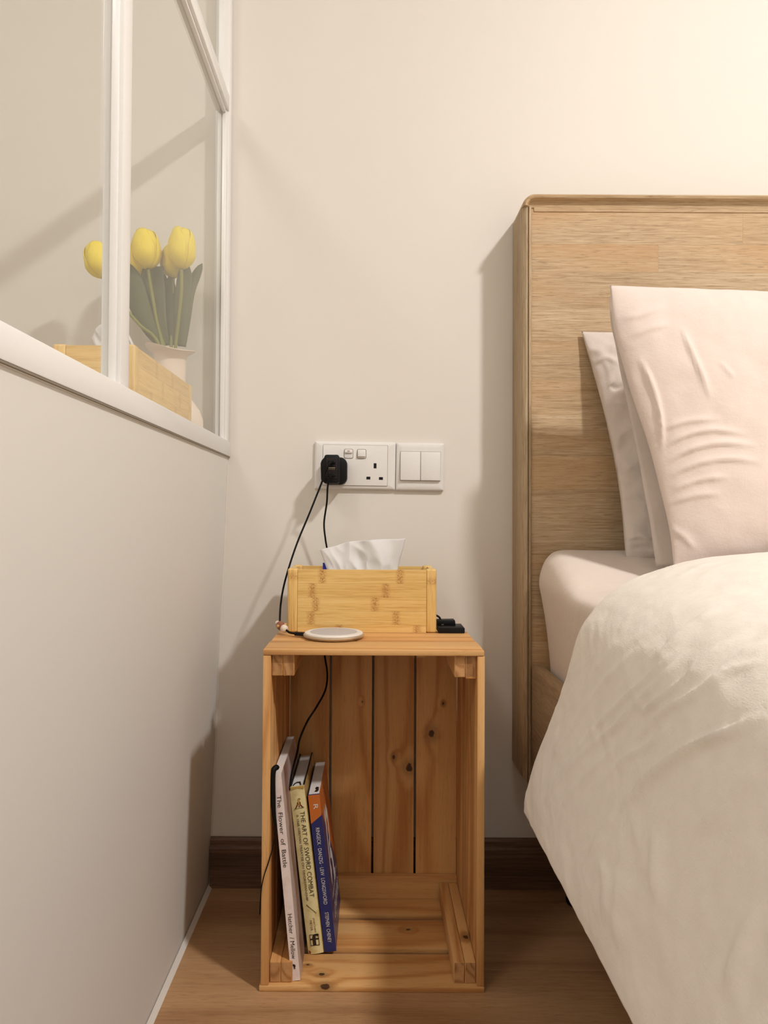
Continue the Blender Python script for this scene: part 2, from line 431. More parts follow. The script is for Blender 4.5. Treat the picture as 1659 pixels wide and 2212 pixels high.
# glazed screen on top of the partition
win = bpy.data.objects.new('window_1', None); COL.objects.link(win); win.location = (PX-.01, .6, PT); win['kind'] = 'structure'
win['label'] = 'white framed glass screen standing on the half-height wall'
OFF[win.name] = Vector(win.location)
ZB0, ZB1 = .7712, .7985
GXP = -.2712                                       # plane of the panes
def rail(name, a, b, bv=.0012): return link_mesh(name, G().box(a, b), M['white'], win, bevel=bv, seg=2)
rail('bottom_rail', (PX-.021, PY0, ZB0), (PX+.0015, WY-.0005, ZB1), .0016)
link_mesh('gap_strip', G().box((PX-.019, PY0, PT), (PX+.0008, WY, ZB0)), M['gap'], win)
link_mesh('sealant_bead', G().tube([(PX-.0022, PY0, PT+.0001), (PX-.0022, WY, PT+.0001)], .0012, 6), M['caulk'], win)
ZT0, ZT1, ZTOP = 1.391, 1.418, 2.03
posts = [(1.3165, WY-.0005), (.760, .786), (.200, .226), (-.36, -.334)]
for a, b in posts:
    link_mesh('mullion', G().box((PX-.021, a, ZB1), (PX, b, RZ1)), M['white'], win, bevel=.0012)
    # stepped glazing beads beside the post
    for s in ((a - .005, a),) + (((b, b + .005),) if b < 1.3 else ()):
        link_mesh('glazing_bead', G().box((GXP+.0006, s[0], ZB1), (PX-.004, s[1], ZT0)), M['white'], win, bevel=.0008)
for (a, b), (c, d) in zip(posts[1:], posts):
    link_mesh('transom', G().box((PX-.021, b, ZT0), (PX, c, ZT1)), M['white'], win, bevel=.0012)
    link_mesh('transom_bead', G().box((GXP+.0006, b, ZT0-.006), (PX-.005, c-.005, ZT0)), M['white'], win, bevel=.0008)
    link_mesh('head_rail', G().box((PX-.021, b, RZ1-.06), (PX, c, RZ1)), M['white'], win, bevel=.0012)
    for z0, z1 in ((ZB1, ZT0), (ZT1, RZ1-.06)):
        link_mesh('pane', G().add([(GXP, b-.004, z0-.004), (GXP, c+.004, z0-.004), (GXP, c+.004, z1+.004), (GXP, b-.004, z1+.004)], [(0,1,2,3)]), M['glass'], win)

# ------------------------------------------------------------------ bed
bed = wthing('bed', 'brown limed-wood bed frame with tall framed headboard', 'bed', (1.08, 1.25, 0))
HX0, HX1, HF, HB = .2553, 1.905, 1.257, 1.343        # left, right, front plane, back plane
HZ0, HZ1 = .205, 1.2165
hb = link_mesh('headboard', G().box((HX0+.014, HF+.018, HZ0+.02), (HX1-.014, HB-.004, HZ1-.03)), M['oakX'], bed)
# boards of the panel, laid in rows with staggered butt joints
PXL, PXR, PZT = HX0+.0165, HX1-.0165, HZ1-.0205
rows = [.0625, .048, .062, .058, .066, .060, .070, .058, .064, .068, .060, .066, .058, .07, .07, .07]
z = PZT; r = 0
jt = [(.635, 1.20), (.49, 1.05, 1.62), (.78, 1.4), (.56, 1.3), (.9,), (.45, 1.15), (.7, 1.5)]
while z > HZ0 + .03:
    z0 = max(z - rows[r % len(rows)], HZ0 + .012)
    xs = [PXL] + list(jt[r % len(jt)]) + [PXR]
    for a, b in zip(xs, xs[1:]):
        link_mesh('board', G().box((a+.00008, HF+.007, z0+.00008), (b-.00008, HF+.019, z-.00008)), M['oakX'], hb)
    z = z0; r += 1
# side posts: bevelled face with a groove
for s, x0 in ((1, HX0), (-1, HX1)):
    pr = [(x0, HB), (x0, HF+.010), (x0+s*.002, HF+.004), (x0+s*.006, HF), (x0+s*.0092, HF-.0005), (x0+s*.0098, HF+.004), (x0+s*.0108, HF+.004),
          (x0+s*.0114, HF+.0005), (x0+s*.0155, HF+.002), (x0+s*.0172, HF+.007), (x0+s*.0172, HB)]
    n = len(pr); zt = HZ1 - .020
    zb = lambda x, y: HZ0 + max(0, .022 - .5*abs(x - x0)*2 - .0) if abs(x-x0) < .011 else HZ0
    g = G().add([(x, y, zb(x, y)) for x, y in pr] + [(x, y, zt) for x, y in pr],
        [tuple(range(n)), tuple(reversed(range(n, 2*n)))] + [((i+1) % n, i, n+i, n+(i+1) % n) for i in range(n)])
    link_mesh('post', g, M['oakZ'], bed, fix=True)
# top cap: a rounded bar that turns down at both ends
def cap_path(off):
    R = .021; p = []
    p.append(Vector((HX0+off, 0, HZ1-.0205)))
    for k in range(9):
        a = math.pi - math.pi/2*k/8
        p.append(Vector((HX0 + R + (R-off)*math.cos(a), 0, HZ1 - R + (R-off)*math.sin(a))))
    for k in range(9):
        a = math.pi/2 - math.pi/2*k/8
        p.append(Vector((HX1 - R + (R-off)*math.cos(a), 0, HZ1 - R + (R-off)*math.sin(a))))
    p.append(Vector((HX1-off, 0, HZ1-.0205))); return p
sec = [(0, HB), (0, HF+.004), (.0012, HF-.003), (.004, HF-.006), (.0075, HF-.0045), (.0095, HF-.001), (.0105, HF+.004), (.0125, HF+.0052), (.0272, HF+.0056), (.0278, HF+.0075), (.0278, HB)]
L = [cap_path(o) for o, y in sec]; m = len(L[0]); g = G()
vs = [(L[j][i].x, sec[j][1], L[j][i].z) for i in range(m) for j in range(len(sec))]; w = len(sec)
g.add(vs, [(i*w+j, i*w+(j+1) % w, (i+1)*w+(j+1) % w, (i+1)*w+j) for i in range(m-1) for j in range(w)] + [tuple(range(w)), tuple(reversed(range((m-1)*w, m*w)))])
link_mesh('top_cap', g, M['oakX'], bed, fix=True, smooth=.6)
link_mesh('bottom_moulding', G().box((HX0+.0172, HF+.004, HZ0), (HX1-.0172, HF+.020, HZ0+.035)), M['oakX'], bed, bevel=.003)
for x0, x1 in ((.2715, .2925), (1.868, 1.889)):
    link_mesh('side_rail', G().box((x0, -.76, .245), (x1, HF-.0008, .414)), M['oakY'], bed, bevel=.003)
link_mesh('foot_rail', G().box((.2715, -.79, .245), (1.889, -.761, .414)), M['oakX'], bed, bevel=.003)
for i in range(11):
    y = 1.16 - i*.185
    link_mesh('slat', G().box((.2930, y-.045, .318), (1.8675, y+.045, .334)), M['pineX'], bed, bevel=.002)
for x in (.360, 1.80):
    for y in (1.288, -.66):
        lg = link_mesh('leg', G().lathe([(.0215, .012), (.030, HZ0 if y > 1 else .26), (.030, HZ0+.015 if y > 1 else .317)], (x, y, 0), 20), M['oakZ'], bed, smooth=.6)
        link_mesh('foot_pad', G().lathe([(.0205, 0), (.022, .003), (.022, .012)], (x, y, 0), 20), M['blacksoft'], lg, smooth=.6)

# mattress with a fitted sheet: a crowned top that dips below the duvet
MXL, MXR, MYB, MYF = .283, 1.857, 1.2555, -.745
profB = [(.301, .335), (.300, .37), (.298, .42), (.292, .48), (.284, .530), (.2795, .556), (.283, .578), (.292, .597), (.308, .6085), (.34, .6105), (.42, .609), (.6, .609), (1.07, .611)]
profF = [(.301, .335), (.300, .37), (.298, .42), (.294, .47), (.288, .510), (.2845, .536), (.288, .5475), (.297, .553), (.312, .556), (.345, .562), (.42, .568), (.6, .574), (1.07, .58)]
TB = catmull([Vector((x, z, 0)) for x, z in profB], 12); TF = catmull([Vector((x, z, 0)) for x, z in profF], 12)
def mprof(t, Y):
    n = len(TB) - 1; i = min(int(t*n), n-1); q = t*n - i
    return TF[i].lerp(TF[i+1], q).lerp(TB[i].lerp(TB[i+1], q), sm(1.02, 1.235, Y))
def mat_pt(u, v):
    # v runs from the headboard end to the foot, u across the bed and down both sides
    Y = MYB - v*(MYB - MYF)
    p = mprof(min(u, 1-u)*2, Y)
    x = p.x if u <= .5 else MXL + MXR - p.x
    e = min(MYB - Y, Y - MYF); rr = .03
    zz = p.y; 
    if e < rr:
        c = 1 - math.sqrt(max(0, 1 - (1 - e/rr)**2))
        zz -= c * .012 if zz > .45 else 0
        x += c * .008 * (1 if u < .5 else -1)
    w = .0016 * noise.noise(Vector((x*9, Y*7, zz*9))) + .0011*math.sin(Y*55 + zz*40)*sm(.6, .45, zz)*sm(.36, .42, zz)
    return Vector((x, Y, zz + (w if zz > .34 else 0)))
g = G(); NV = 90
def vmap(v): return v**1.9 if v < .999 else 1.0
NU = 192
g.grid(lambda u, v: mat_pt(u, vmap(v)), NU, NV)
n1 = NU + 1
g.f.append(tuple(reversed(range(n1)))); g.f.append(tuple(range(NV*n1, NV*n1+n1)))
g.f += [(j*n1, (j+1)*n1, (j+1)*n1+NU, j*n1+NU) for j in range(NV)]
tag(link_mesh('mattress', g, M['sheet'], fix=True, smooth=1.0), 'mattress in a pale fitted sheet lying in the wooden bed frame', 'mattress')

# creases pressed into cloth: photo polylines give each crease its place, the displacement is real relief
def crease_h(P, lines, gain=1.0):
    """height of the pressed creases at each point of P (n x 3)"""
    R = np.array(CAMR); Q = (P - np.array((0, 0, CAMZ))) @ R
    zz = np.where(Q[:, 2] > -.02, -1e-3, Q[:, 2])
    X = PPX + FPX*Q[:, 0]/-zz; Y = PPY - FPX*Q[:, 1]/-zz
    H = np.zeros(len(P))
    for L, amp, wid in lines:
        C = catmull([Vector((x, y, 0)) for x, y in L], 5); tot = len(C) - 1
        xs = [c.x for c in C]; ys_ = [c.y for c in C]; mgn = wid*3.2
        idx = np.nonzero((X > min(xs)-mgn) & (X < max(xs)+mgn) & (Y > min(ys_)-mgn) & (Y < max(ys_)+mgn))[0]
        if not len(idx): continue
        x, y = X[idx], Y[idx]; best = np.full(len(idx), 1e9); tt = np.zeros(len(idx)); side = np.zeros(len(idx))
        for i in range(tot):
            a, b = C[i], C[i+1]; dx, dy = b.x-a.x, b.y-a.y; l2 = max(1e-6, dx*dx+dy*dy)
            t = np.clip(((x-a.x)*dx + (y-a.y)*dy)/l2, 0, 1)
            d = np.hypot(x-a.x-dx*t, y-a.y-dy*t); m = d < best
            best = np.where(m, d, best); tt = np.where(m, (i+t)/tot, tt)
            side = np.where(m, np.sign((x-a.x)*dy - (y-a.y)*dx), side)
        end = np.clip(np.minimum(4*tt, 4*(1-tt)), 0, 1)
        w_ = wid*np.where(side > 0, 1.0, .55)              # folds are steeper on one side
        h = amp*gain*np.exp(-(best/w_)**2)*end
        H[idx] = np.where(np.abs(h) > np.abs(H[idx]), h, H[idx])
    return H

# duvet: draped over the mattress edge, hem hanging beside the bed
dsec = [(.1970, .287), (.1978, .300), (.2058, .340), (.2150, .372), (.2370, .440), (.2520, .489), (.2620, .518), (.2740, .538), (.2950, .561), (.3250, .5815), (.384, .603), (.4435, .615), (.508, .621), (.62, .629), (.80, .640), (1.075, .650)]
dp = [Vector((x, 0, z)) for x, z in dsec]
dl = [0.0]
for a, b in zip(dp, dp[1:]): dl.append(dl[-1] + (b - a).length)
dX = [(l, p.x) for l, p in zip(dl, dp)]; dZ = [(l, p.z) for l, p in zip(dl, dp)]
LT = dl[-1]
DCR = [
    ([(1492, 1400), (1420, 1475), (1340, 1560), (1270, 1620)], .0036, 7),
    ([(1470, 1395), (1400, 1462), (1325, 1535), (1262, 1600)], .0026, 6),
    ([(1600, 1372), (1545, 1410), (1480, 1470), (1415, 1520), (1385, 1545)], .0040, 8),
    ([(1659, 1425), (1580, 1448), (1500, 1500), (1440, 1535), (1370, 1600)], .0034, 9),
    ([(1659, 1385), (1600, 1415), (1540, 1470), (1490, 1505)], .0030, 8),
    ([(1659, 1535), (1580, 1578), (1500, 1612), (1430, 1660), (1385, 1700), (1335, 1755)], .0058, 11),
    ([(1425, 1672), (1395, 1700), (1350, 1745)], .0034, 8),
    ([(1380, 1395), (1300, 1480), (1230, 1580), (1185, 1650)], .0026, 8),
    ([(1330, 1380), (1260, 1490), (1195, 1610)], .0022, 9),
    ([(1380, 1470), (1290, 1570), (1235, 1640), (1180, 1712)], .0030, 7),
    ([(1330, 1560), (1275, 1615), (1228, 1660), (1170, 1735)], .0026, 7),
    ([(1220, 1560), (1180, 1620), (1150, 1680)], .0022, 7),
    ([(1340, 1600), (1290, 1650), (1245, 1700), (1215, 1745)], .0026, 8),
    ([(1460, 1560), (1400, 1610), (1350, 1640), (1300, 1690)], .0022, 9),
    ([(1340, 1740), (1300, 1800), (1270, 1860)], .0024, 10),
    ([(1659, 1260), (1560, 1290), (1450, 1330), (1370, 1390)], .0018, 12),
    ([(1560, 1310), (1480, 1360), (1410, 1430)], .0022, 8),
    ([(1659, 1640), (1600, 1690), (1540, 1760), (1500, 1800)], .0022, 13),
    ([(1640, 1950), (1600, 2050), (1560, 2160)], .0034, 16),
    ([(1659, 2010), (1625, 2100), (1600, 2190)], -.0022, 16),
    ([(1420, 1790), (1412, 1880), (1420, 1960)], .0020, 14),
    ([(1345, 1880), (1330, 1960), (1340, 2050)], .0020, 14),
    ([(1300, 1850), (1310, 1920), (1300, 1990)], .0018, 12)]
def duvet_base(u, v):
    Yb = .970 - .015*sm(.04, .2, min(u, 1-u)*2) + .055 * sm(.25, .62, min(u, 1-u)*2)
    Ye = -.80
    Y = Yb - (v**1.5) * (Yb - Ye)
    s = min(u, 1-u) * 2 * LT
    x, z = spl1(dX, s), spl1(dZ, s)
    e = Yb - Y; rr = .022
    top = sm(.0, .12, s)
    if e < rr:
        c = 1 - math.sqrt(max(0, 1 - (1 - e/rr)**2))
        z -= c * .020 * sm(.2, .42, s); x += c * .014 * (1 - sm(.3, .45, s))
    # slow swells and folds
    z += .0065 * noise.noise(Vector((s*5, Y*4.5, 1.7))) * sm(.25, .4, s) - .012*sm(.75, .2, Y)*sm(.36, .5, s)
    x += (.006 * noise.noise(Vector((s*4, Y*5.5, 4.2))) + .004 * math.sin(Y*26 + s*9) * sm(.3, .05, s)) * sm(0, .05, s) * (1 - sm(.28, .45, s))
    if u > .5: x = 2.15 - x
    return Vector((x, Y, z))
def umap(u):                                       # finer rows over the visible near side
    return u/.62*.215 if u < .62 else (.215 + (u - .62)/.16*.285 if u < .78 else .5 + (u - .78)*.5/.22)
DU, DV = 400, 270
P = np.array([tuple(duvet_base(umap(i/DU), j/DV)) for j in range(DV+1) for i in range(DU+1)]).reshape(DV+1, DU+1, 3)
N = np.cross(np.gradient(P, axis=1), np.gradient(P, axis=0)); N /= np.maximum(1e-9, np.linalg.norm(N, axis=2, keepdims=True))
flip = np.where((N[..., 2] < 0) & (np.abs(N[..., 2]) > .2), -1., np.where((np.abs(N[..., 2]) <= .2) & (N[..., 0] > 0) & (P[..., 0] < 1.07), -1., 1.))
N *= flip[..., None]
H = crease_h(P.reshape(-1, 3), DCR, 1.15).reshape(DV+1, DU+1)
for j in range(DV+1):
    for i in range(int(DU*.74)):
        p = P[j, i]
        q = Vector((p[0]*16 + p[2]*16, p[1]*22 - p[2]*22, 2.0))
        H[j, i] += .0004*noise.noise(Vector((p[0]*60, p[1]*26, p[2]*60))) + .0009*(1 - abs(noise.noise(q))*2) + .00025*(1 - abs(noise.noise(q*2.7))*2)
P = P + N*H[..., None]
g = G(); g.grid(lambda u, v: Vector(P[int(round(v*DV)), int(round(u*DU))]), DU, DV)
dv = link_mesh('duvet', g, M['duvet'], smooth=3.2)
so = dv.modifiers.new('thickness', 'SOLIDIFY'); so.thickness = .010; so.offset = 1.0
tag(dv, 'pale beige duvet draped over the mattress and hanging beside the bed', 'duvet')
# make sure the outer face points outward (thickness goes inward)
me = dv.data; zsum = sum(p.normal.z for p in me.polygons)
so.offset = -1.0 if zsum > 0 else 1.0

# pillows
def pillow(name, label, left, dep, W, T, creases, mat, nu=170, nv=150, top_drop=0.0, exp=2.6, back=1.0, crumple=1.0):
    """left: photo points of the left edge from bottom to top; dep: (depth bottom, depth top) along the lean"""
    P = []
    for i, (x, y) in enumerate(left):
        t = i/(len(left)-1)
        P.append(pt(x, y, dep[0] + (dep[1]-dep[0])*t))
    edge = catmull(P, 10); ne = len(edge) - 1
    up = (P[-1] - P[0]).normalized()
    nrm = Vector((0, -1, 0)); nrm = (nrm - up*nrm.dot(up)).normalized()
    right = Vector((1, .0, 0))
    bx = min(p.x for p in P)
    def center(u, v):
        t = v*ne; i = min(int(t), ne-1); e = edge[i].lerp(edge[i+1], t-i)
        xr = bx + W
        p = Vector((e.x + (xr - e.x)*u, e.y, e.z))
        p.z -= top_drop * u * v
        # sides pull in a little between the corners
        p.z += .012*math.sin(math.pi*u)*(v-.5)*-.6
        return p
    def th(u, v):
        a = max(0, 1 - abs(2*u-1)**exp); b = max(0, 1 - abs(2*v-1)**exp)
        return T * (a*b)**.58
    def surf(side):
        def f(u, v):
            uu = u*u*.35 + u*.65; vv = v
            p = center(uu, vv); h = th(uu, vv)
            w = .0030*noise.noise(Vector((p.x*14, p.z*14, side*3.1))) + .0012*noise.noise(Vector((p.x*45, p.z*38, side*5.7)))
            w += (crumple - 1)*(.0034*(.5 - abs(noise.noise(Vector((p.x*30, p.z*22, 9.3))))*2) + .002*noise.noise(Vector((p.x*60, p.z*50, 1.3))))
            h2 = (h if side > 0 else h*back) + w*min(1, h/.006)
            q = p + nrm*(side*h2)
            if side > 0: fac.append(min(1, h/.005))
            return q
        return f
    fac = []
    g = G(); g.grid(surf(1), nu, nv)
    hh = crease_h(np.array([tuple(p) for p in g.v]), creases, 1.25)
    g.v = [p + nrm*(a*b) for p, a, b in zip(g.v, hh, fac)]
    g.grid(surf(-1), nu, nv)
    g.f[nu*nv:] = [tuple(reversed(q)) for q in g.f[nu*nv:]]
    ob = link_mesh(name, g, mat, smooth=3.2)
    bm = bmesh.new(); bm.from_mesh(ob.data); bmesh.ops.remove_doubles(bm, verts=bm.verts[:], dist=.0002)
    bmesh.ops.recalc_face_normals(bm, faces=bm.faces[:]); bm.to_mesh(ob.data); bm.free(); ob.data.shade_smooth()
    return ob
rear = pillow('pillow', '', [(1352, 1212), (1347, 1150), (1338, 1060), (1322, 970), (1302, 880), (1280, 800), (1256, 716)], (1.175, 1.257), .69, .050,
    [([(1275, 790), (1310, 775), (1340, 790)], .003, 8), ([(1300, 880), (1330, 872), (1355, 885)], .003, 8), ([(1315, 830), (1332, 840), (1350, 830)], -.003, 7),
     ([(1350, 1165), (1385, 1160), (1412, 1170)], .003, 7), ([(1362, 1185), (1390, 1182), (1415, 1188)], -.003, 7), ([(1330, 1010), (1350, 1015), (1375, 1005)], .002, 8),
     ([(1290, 760), (1312, 800), (1320, 850)], .002, 8), ([(1340, 1080), (1365, 1072), (1390, 1080)], .002, 7)], M['linen_grey'], exp=3.2, back=.12, crumple=2.2)
tag(rear, 'crumpled greyish linen pillow tucked behind the front pillow, against the headboard', 'pillow', 'pillows')
FL = [(1456, 1232), (1447, 1150), (1428, 1065), (1402, 965), (1374, 880), (1346, 790), (1324, 700), (1318, 616)]
front = pillow('pillow', '', FL, (1.045, 1.10), .72, .056,
    [([(1378, 770), (1405, 830), (1424, 900), (1430, 985)], .0045, 7),
     ([(1470, 705), (1492, 760), (1510, 800), (1535, 865)], .0042, 7),
     ([(1552, 780), (1570, 800), (1587, 820)], .002, 5),
     ([(1432, 968), (1480, 942), (1540, 930), (1620, 940)], .003, 8),
     ([(1440, 1000), (1490, 972), (1560, 958), (1640, 965)], .0034, 8),
     ([(1446, 1030), (1500, 1004), (1570, 992), (1650, 1000)], .003, 8),
     ([(1452, 1060), (1510, 1038), (1580, 1030)], .0025, 8),
     ([(1440, 1090), (1500, 1072), (1560, 1066)], .002, 9),
     ([(1430, 930), (1480, 912), (1560, 905)], .0022, 8),
     ([(1440, 1140), (1475, 1160), (1500, 1190)], .0022, 9),
     ([(1340, 690), (1390, 680), (1440, 660)], .0022, 10),
     ([(1360, 730), (1400, 712), (1450, 700)], .002, 10)], M['linen'], top_drop=.018, exp=2.8)
tag(front, 'plump blush linen pillow standing upright in front, wrinkled across its middle', 'pillow', 'pillows')
# open end of the pillowcase: the back layer of the case shows past the front edge
cf = [(1318, 640), (1319, 692), (1332, 760), (1350, 850), (1370, 945), (1388, 1040), (1404, 1130), (1418, 1224)]
CP = catmull([pt(x, y, 1.130 - .030*i/7) for i, (x, y) in enumerate(cf)], 6)
g = G()
def flap(u, v):
    t = v*(len(CP)-1); i = min(int(t), len(CP)-2); e = CP[i].lerp(CP[i+1], t-i)
    return e + Vector((.075*u*(.15 + .85*v), -.012*u + .003*math.sin(v*23)*u, .002*math.sin(v*31+u*4)))
g.grid(flap, 10, 60)
fo = link_mesh('pillowcase_flap', g, M['linen_grey'], front, smooth=3.0)
so = fo.modifiers.new('thickness', 'SOLIDIFY'); so.thickness = .002; so.offset = 0

# ------------------------------------------------------------------ wooden crate used as a bedside table
CX0, CX1, CY0, CY1, CZ0, CZ1 = -.152, .1605, 1.0455, 1.306, 0.0, .476
crate = wthing('wooden_crate', 'upended pine crate used as an open bedside table', 'crate', (.004, 1.175, 0))
ys = [(1.0455, 1.1230), (1.1283, 1.2170), (1.2226, 1.306)]
tb = .008
knotb = pine('X', [(-.0720, -.0115, .004, .0052), (-.0655, -.037, .0030, .0070), (-.0935, .0110, .004, .0028)], 'k1')
knotc = pine('X', [(.058, .012, .004, .004)], 'k2')
def slat(name, a, b, mat, bv=.0012): return link_mesh(name, G().box(a, b), mat, crate, bevel=bv, seg=2)
slat('bottom_slat', (CX0-.002, ys[0][0], 0), (CX1, ys[0][1], tb), knotb)
slat('bottom_slat', (CX0-.002, 1.1375, 0), (CX1, 1.2165, tb), knotc)
slat('bottom_slat', (CX0-.002, 1.2340, 0), (CX1, ys[2][1], tb), M['pineX'])
slat('top_slat', (CX0, ys[0][0], CZ1-tb), (CX1-.001, 1.1185, CZ1), M['pineX'])
slat('top_slat', (CX0+.001, 1.1270, CZ1-tb), (CX1-.003, ys[1][1], CZ1), M['pineX'])
for s, xa, xb in ((0, CX0, CX0+.0112), (1, CX1-.0107, CX1)):
    for i, (a, b) in enumerate(ys):
        b2 = b if i < 2 else CY1 - .0118
        slat('side_slat', (xa, a + (.0008 if i == 0 else 0), tb+.0002), (xb, b2, CZ1-tb-.0002), M['pineZ'])
# back: four upright boards with open gaps between them
bx = [(-.1405, -.0715), (-.0678, .0022), (.0058, .0755), (.0792, .1497)]
bk = [M['pineZ'], pine('Z', [(.018, -.005, .10, .0022)], 'k3'), pine('Z', [(.0265, -.005, -.014, .0085), (.0, -.005, .004, .0045)], 'k4'),
      pine('Z', [(-.008, -.005, .046, .0085), (.0115, -.005, .098, .0032)], 'k5')]
for i, ((a, b), mt) in enumerate(zip(bx, bk)):
    slat('back_slat', (a, CY1-.0115, tb+.0002), (b, CY1, CZ1-(.012 if i == 0 else .0005)), mt, .001)
slat('back_batten', (-.1405, CY1-.0235, tb), (.1497, CY1-.0117, .047), M['pineX'])
slat('back_batten', (CX0, CY1+.0002, .420), (CX1, WY-.002, .462), M['pineX'])  # unseen batten added to keep light out of the gaps between back boards

# corner battens: pairs of square rods running front to back
for x0, x1 in ((-.1403, -.1248), (-.1246, -.1085)):
    for (z0, z1) in ((tb+.0002, .0370), (.4375, CZ1-tb-.0002)):
        b = slat('corner_batten', (x0, 1.0535, z0), (x1, 1.279, z1), M['pineY'], .0014)
        link_mesh('end_grain', G().prism(rrect(x0+.0012, z0+.0012, x1-.0012, z1-.0012, .001, 2), 1.0533, 1.0536), M['pine_end'], b)
kb = pine('Y', [(.002, -.052, .014, .0065)], 'k6')
for i, (x0, x1) in enumerate(((.1185, .1338), (.1341, .1496))):
    for j, (z0, z1) in enumerate(((tb+.0002, .0380), (.4365, CZ1-tb-.0002))):
        b = slat('corner_batten', (x0, 1.0535, z0 if j == 0 else z0 - .002*i), (x1, 1.279, z1), kb if (i == 1 and j == 0) else M['pineY'], .0014)
        link_mesh('end_grain', G().prism(rrect(x0+.0012, z0+.0012, x1-.0012, z1-.0012, .001, 2), 1.0533, 1.0536), M['pine_end'], b)

# ------------------------------------------------------------------ books in the crate
def book(name, label, loc, lean, t, dep, h, mats, hard=False, round_spine=0.0, cth=.0008):
    b = thing(name, label, 'book', loc, (0, -lean, 0), 'books in the crate')
    fm, sm_, bm_, pm = mats
    ov = .0028 if hard else .0
    c = .0022 if hard else cth
    link_mesh('back_cover', G().box((0, .0006, 0), (c, dep, h)), bm_, b, bevel=c*.3, seg=1)
    link_mesh('front_cover', G().box((t-c, .0006, 0), (t, dep, h)), fm, b, bevel=c*.3, seg=1)
    N = 10
    ol = []
    for k in range(N+1):
        q = k/N; ol.append((q*t, -round_spine*math.sin(math.pi*q)))
    ol += [(t, .0022), (0, .0022)]
    n = len(ol)
    g = G().add([(x, y, 0) for x, y in ol] + [(x, y, h) for x, y in ol], [tuple(range(n)), tuple(reversed(range(n, 2*n)))] + [((i+1) % n, i, n+i, n+(i+1) % n) for i in range(n)])
    link_mesh('spine', g, sm_, b, fix=True, smooth=.6)
    link_mesh('pages', G().box((c, .0023, ov), (t-c, dep-ov-.001, h-ov-.0004)), pm, b)
    return b
def pages_mat(name, c):
    t = NT(name); co = t.n('ShaderNodeTexCoord').outputs['Object']
    n = t.noise(t.vmath('MULTIPLY', co, (1, .01, .01)), 2600, 2)
    return t.base(t.mix(n, c, tuple(x*.72 for x in c)), .85)
M['pages'] = pages_mat('book_pages', srgb(248, 242, 236)); M['pages2'] = pages_mat('book_pages_cool', srgb(244, 240, 234))
def parchment(name, c, d, sc_=40, th=(.45, .7)):
    t = NT(name); co = t.n('ShaderNodeTexCoord').outputs['Object']
    return t.base(t.mix(t.smooth(t.noise(co, sc_, 5, .65), *th, 0, .8), c, d), .5)
M['pinkspine'] = parchment('pale_pink_spine', srgb(246, 230, 222), srgb(228, 206, 198))
def pinkcover():
    t = NT('pink_cover_print'); co = t.n('ShaderNodeTexCoord').outputs['Object']
    sp = t.n('ShaderNodeSeparateXYZ', i_0=co)
    n = t.noise(t.vmath('MULTIPLY', co, (1, 1, .35)), 55, 5, .6)
    band = t.math('ADD', sp.outputs[1], t.math('MULTIPLY', t.math('SUBTRACT', n, .5), .06))
    c = t.ramp(t.math('MULTIPLY_ADD', band, 5.0, .53), [(.10, srgb(206, 186, 176)), (.19, srgb(196, 172, 162)), (.24, srgb(130, 88, 70)), (.32, srgb(150, 116, 104)), (.5, srgb(184, 164, 158))])
    return t.base(c, .45)
M['pinkcover'] = pinkcover()
M['yellowspine'] = parchment('aged_yellow_paper', srgb(236, 222, 166), srgb(216, 194, 126), 70)
M['yellowdark'] = parchment('worn_jacket_edge', srgb(178, 142, 72), srgb(120, 86, 44), 120)
M['navy'] = plain('navy_cover', srgb(36, 46, 108), .35); M['orange'] = plain('orange_cover', srgb(206, 112, 44), .4)
def navycover():
    t = NT('navy_front_print'); co = t.n('ShaderNodeTexCoord').outputs['Object']; sp = t.n('ShaderNodeSeparateXYZ', i_0=co)
    y, z = sp.outputs[1], sp.outputs[2]
    cut = t.math('ADD', z, t.math('MULTIPLY', y, .95))
    m1 = t.smooth(cut, .0205, .0215); m1 = t.math('MULTIPLY', m1, t.smooth(y, -.0745, -.074))
    d2 = t.math('SUBTRACT', t.math('MULTIPLY', y, 2.2), z)
    m2 = t.smooth(t.math('ADD', z, t.math('MULTIPLY', y, -1.9)), .165, .166)
    c = t.mix(m1, srgb(34, 42, 100), srgb(202, 106, 42))
    return t.base(c, .32)
M['navycover'] = navycover()
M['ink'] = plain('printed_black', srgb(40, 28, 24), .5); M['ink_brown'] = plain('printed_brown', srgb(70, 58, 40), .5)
M['inkwhite'] = plain('printed_white', srgb(232, 228, 220), .45); M['ink_red'] = plain('printed_red_brown', srgb(120, 56, 34), .5)
M['ink_green'] = plain('printed_green', srgb(120, 132, 70), .5); M['ink_gold'] = plain('printed_gold', srgb(196, 160, 84), .5)

B1 = book('book', 'thin tall pale pink paperback leaning against the left side of the crate', (-.1098, 1.0565, tb+.0003), .100, .0125, .185, .290,
          (M['pinkcover'], M['pinkspine'], M['pinkspine'], M['pages']))
def spine_text(b, name, body, x, ztop, length, height, mat, ysp=-.0003):
    g = text_geo(body, (x, ysp, ztop), (0, 0, -1), (1, 0, 0), length, height)
    return link_mesh(name, g, mat, b)
spine_text(B1, 'spine_title', 'The  Flower  of  Battle', .0032, .2605, .1015, .0062, M['ink'])
spine_text(B1, 'spine_author', 'Hatcher  / Mellow', .0032, .0935, .0630, .0062, M['ink'])
g = G().prism([(.0040, .0235), (.0072, .0225), (.0078, .0200), (.0068, .0182), (.0074, .0160), (.0058, .0172), (.0050, .0155), (.0048, .0195), (.0038, .0215)][::-1], -.0004, -.0002)
link_mesh('spine_emblem', g, M['ink'], B1, fix=True)

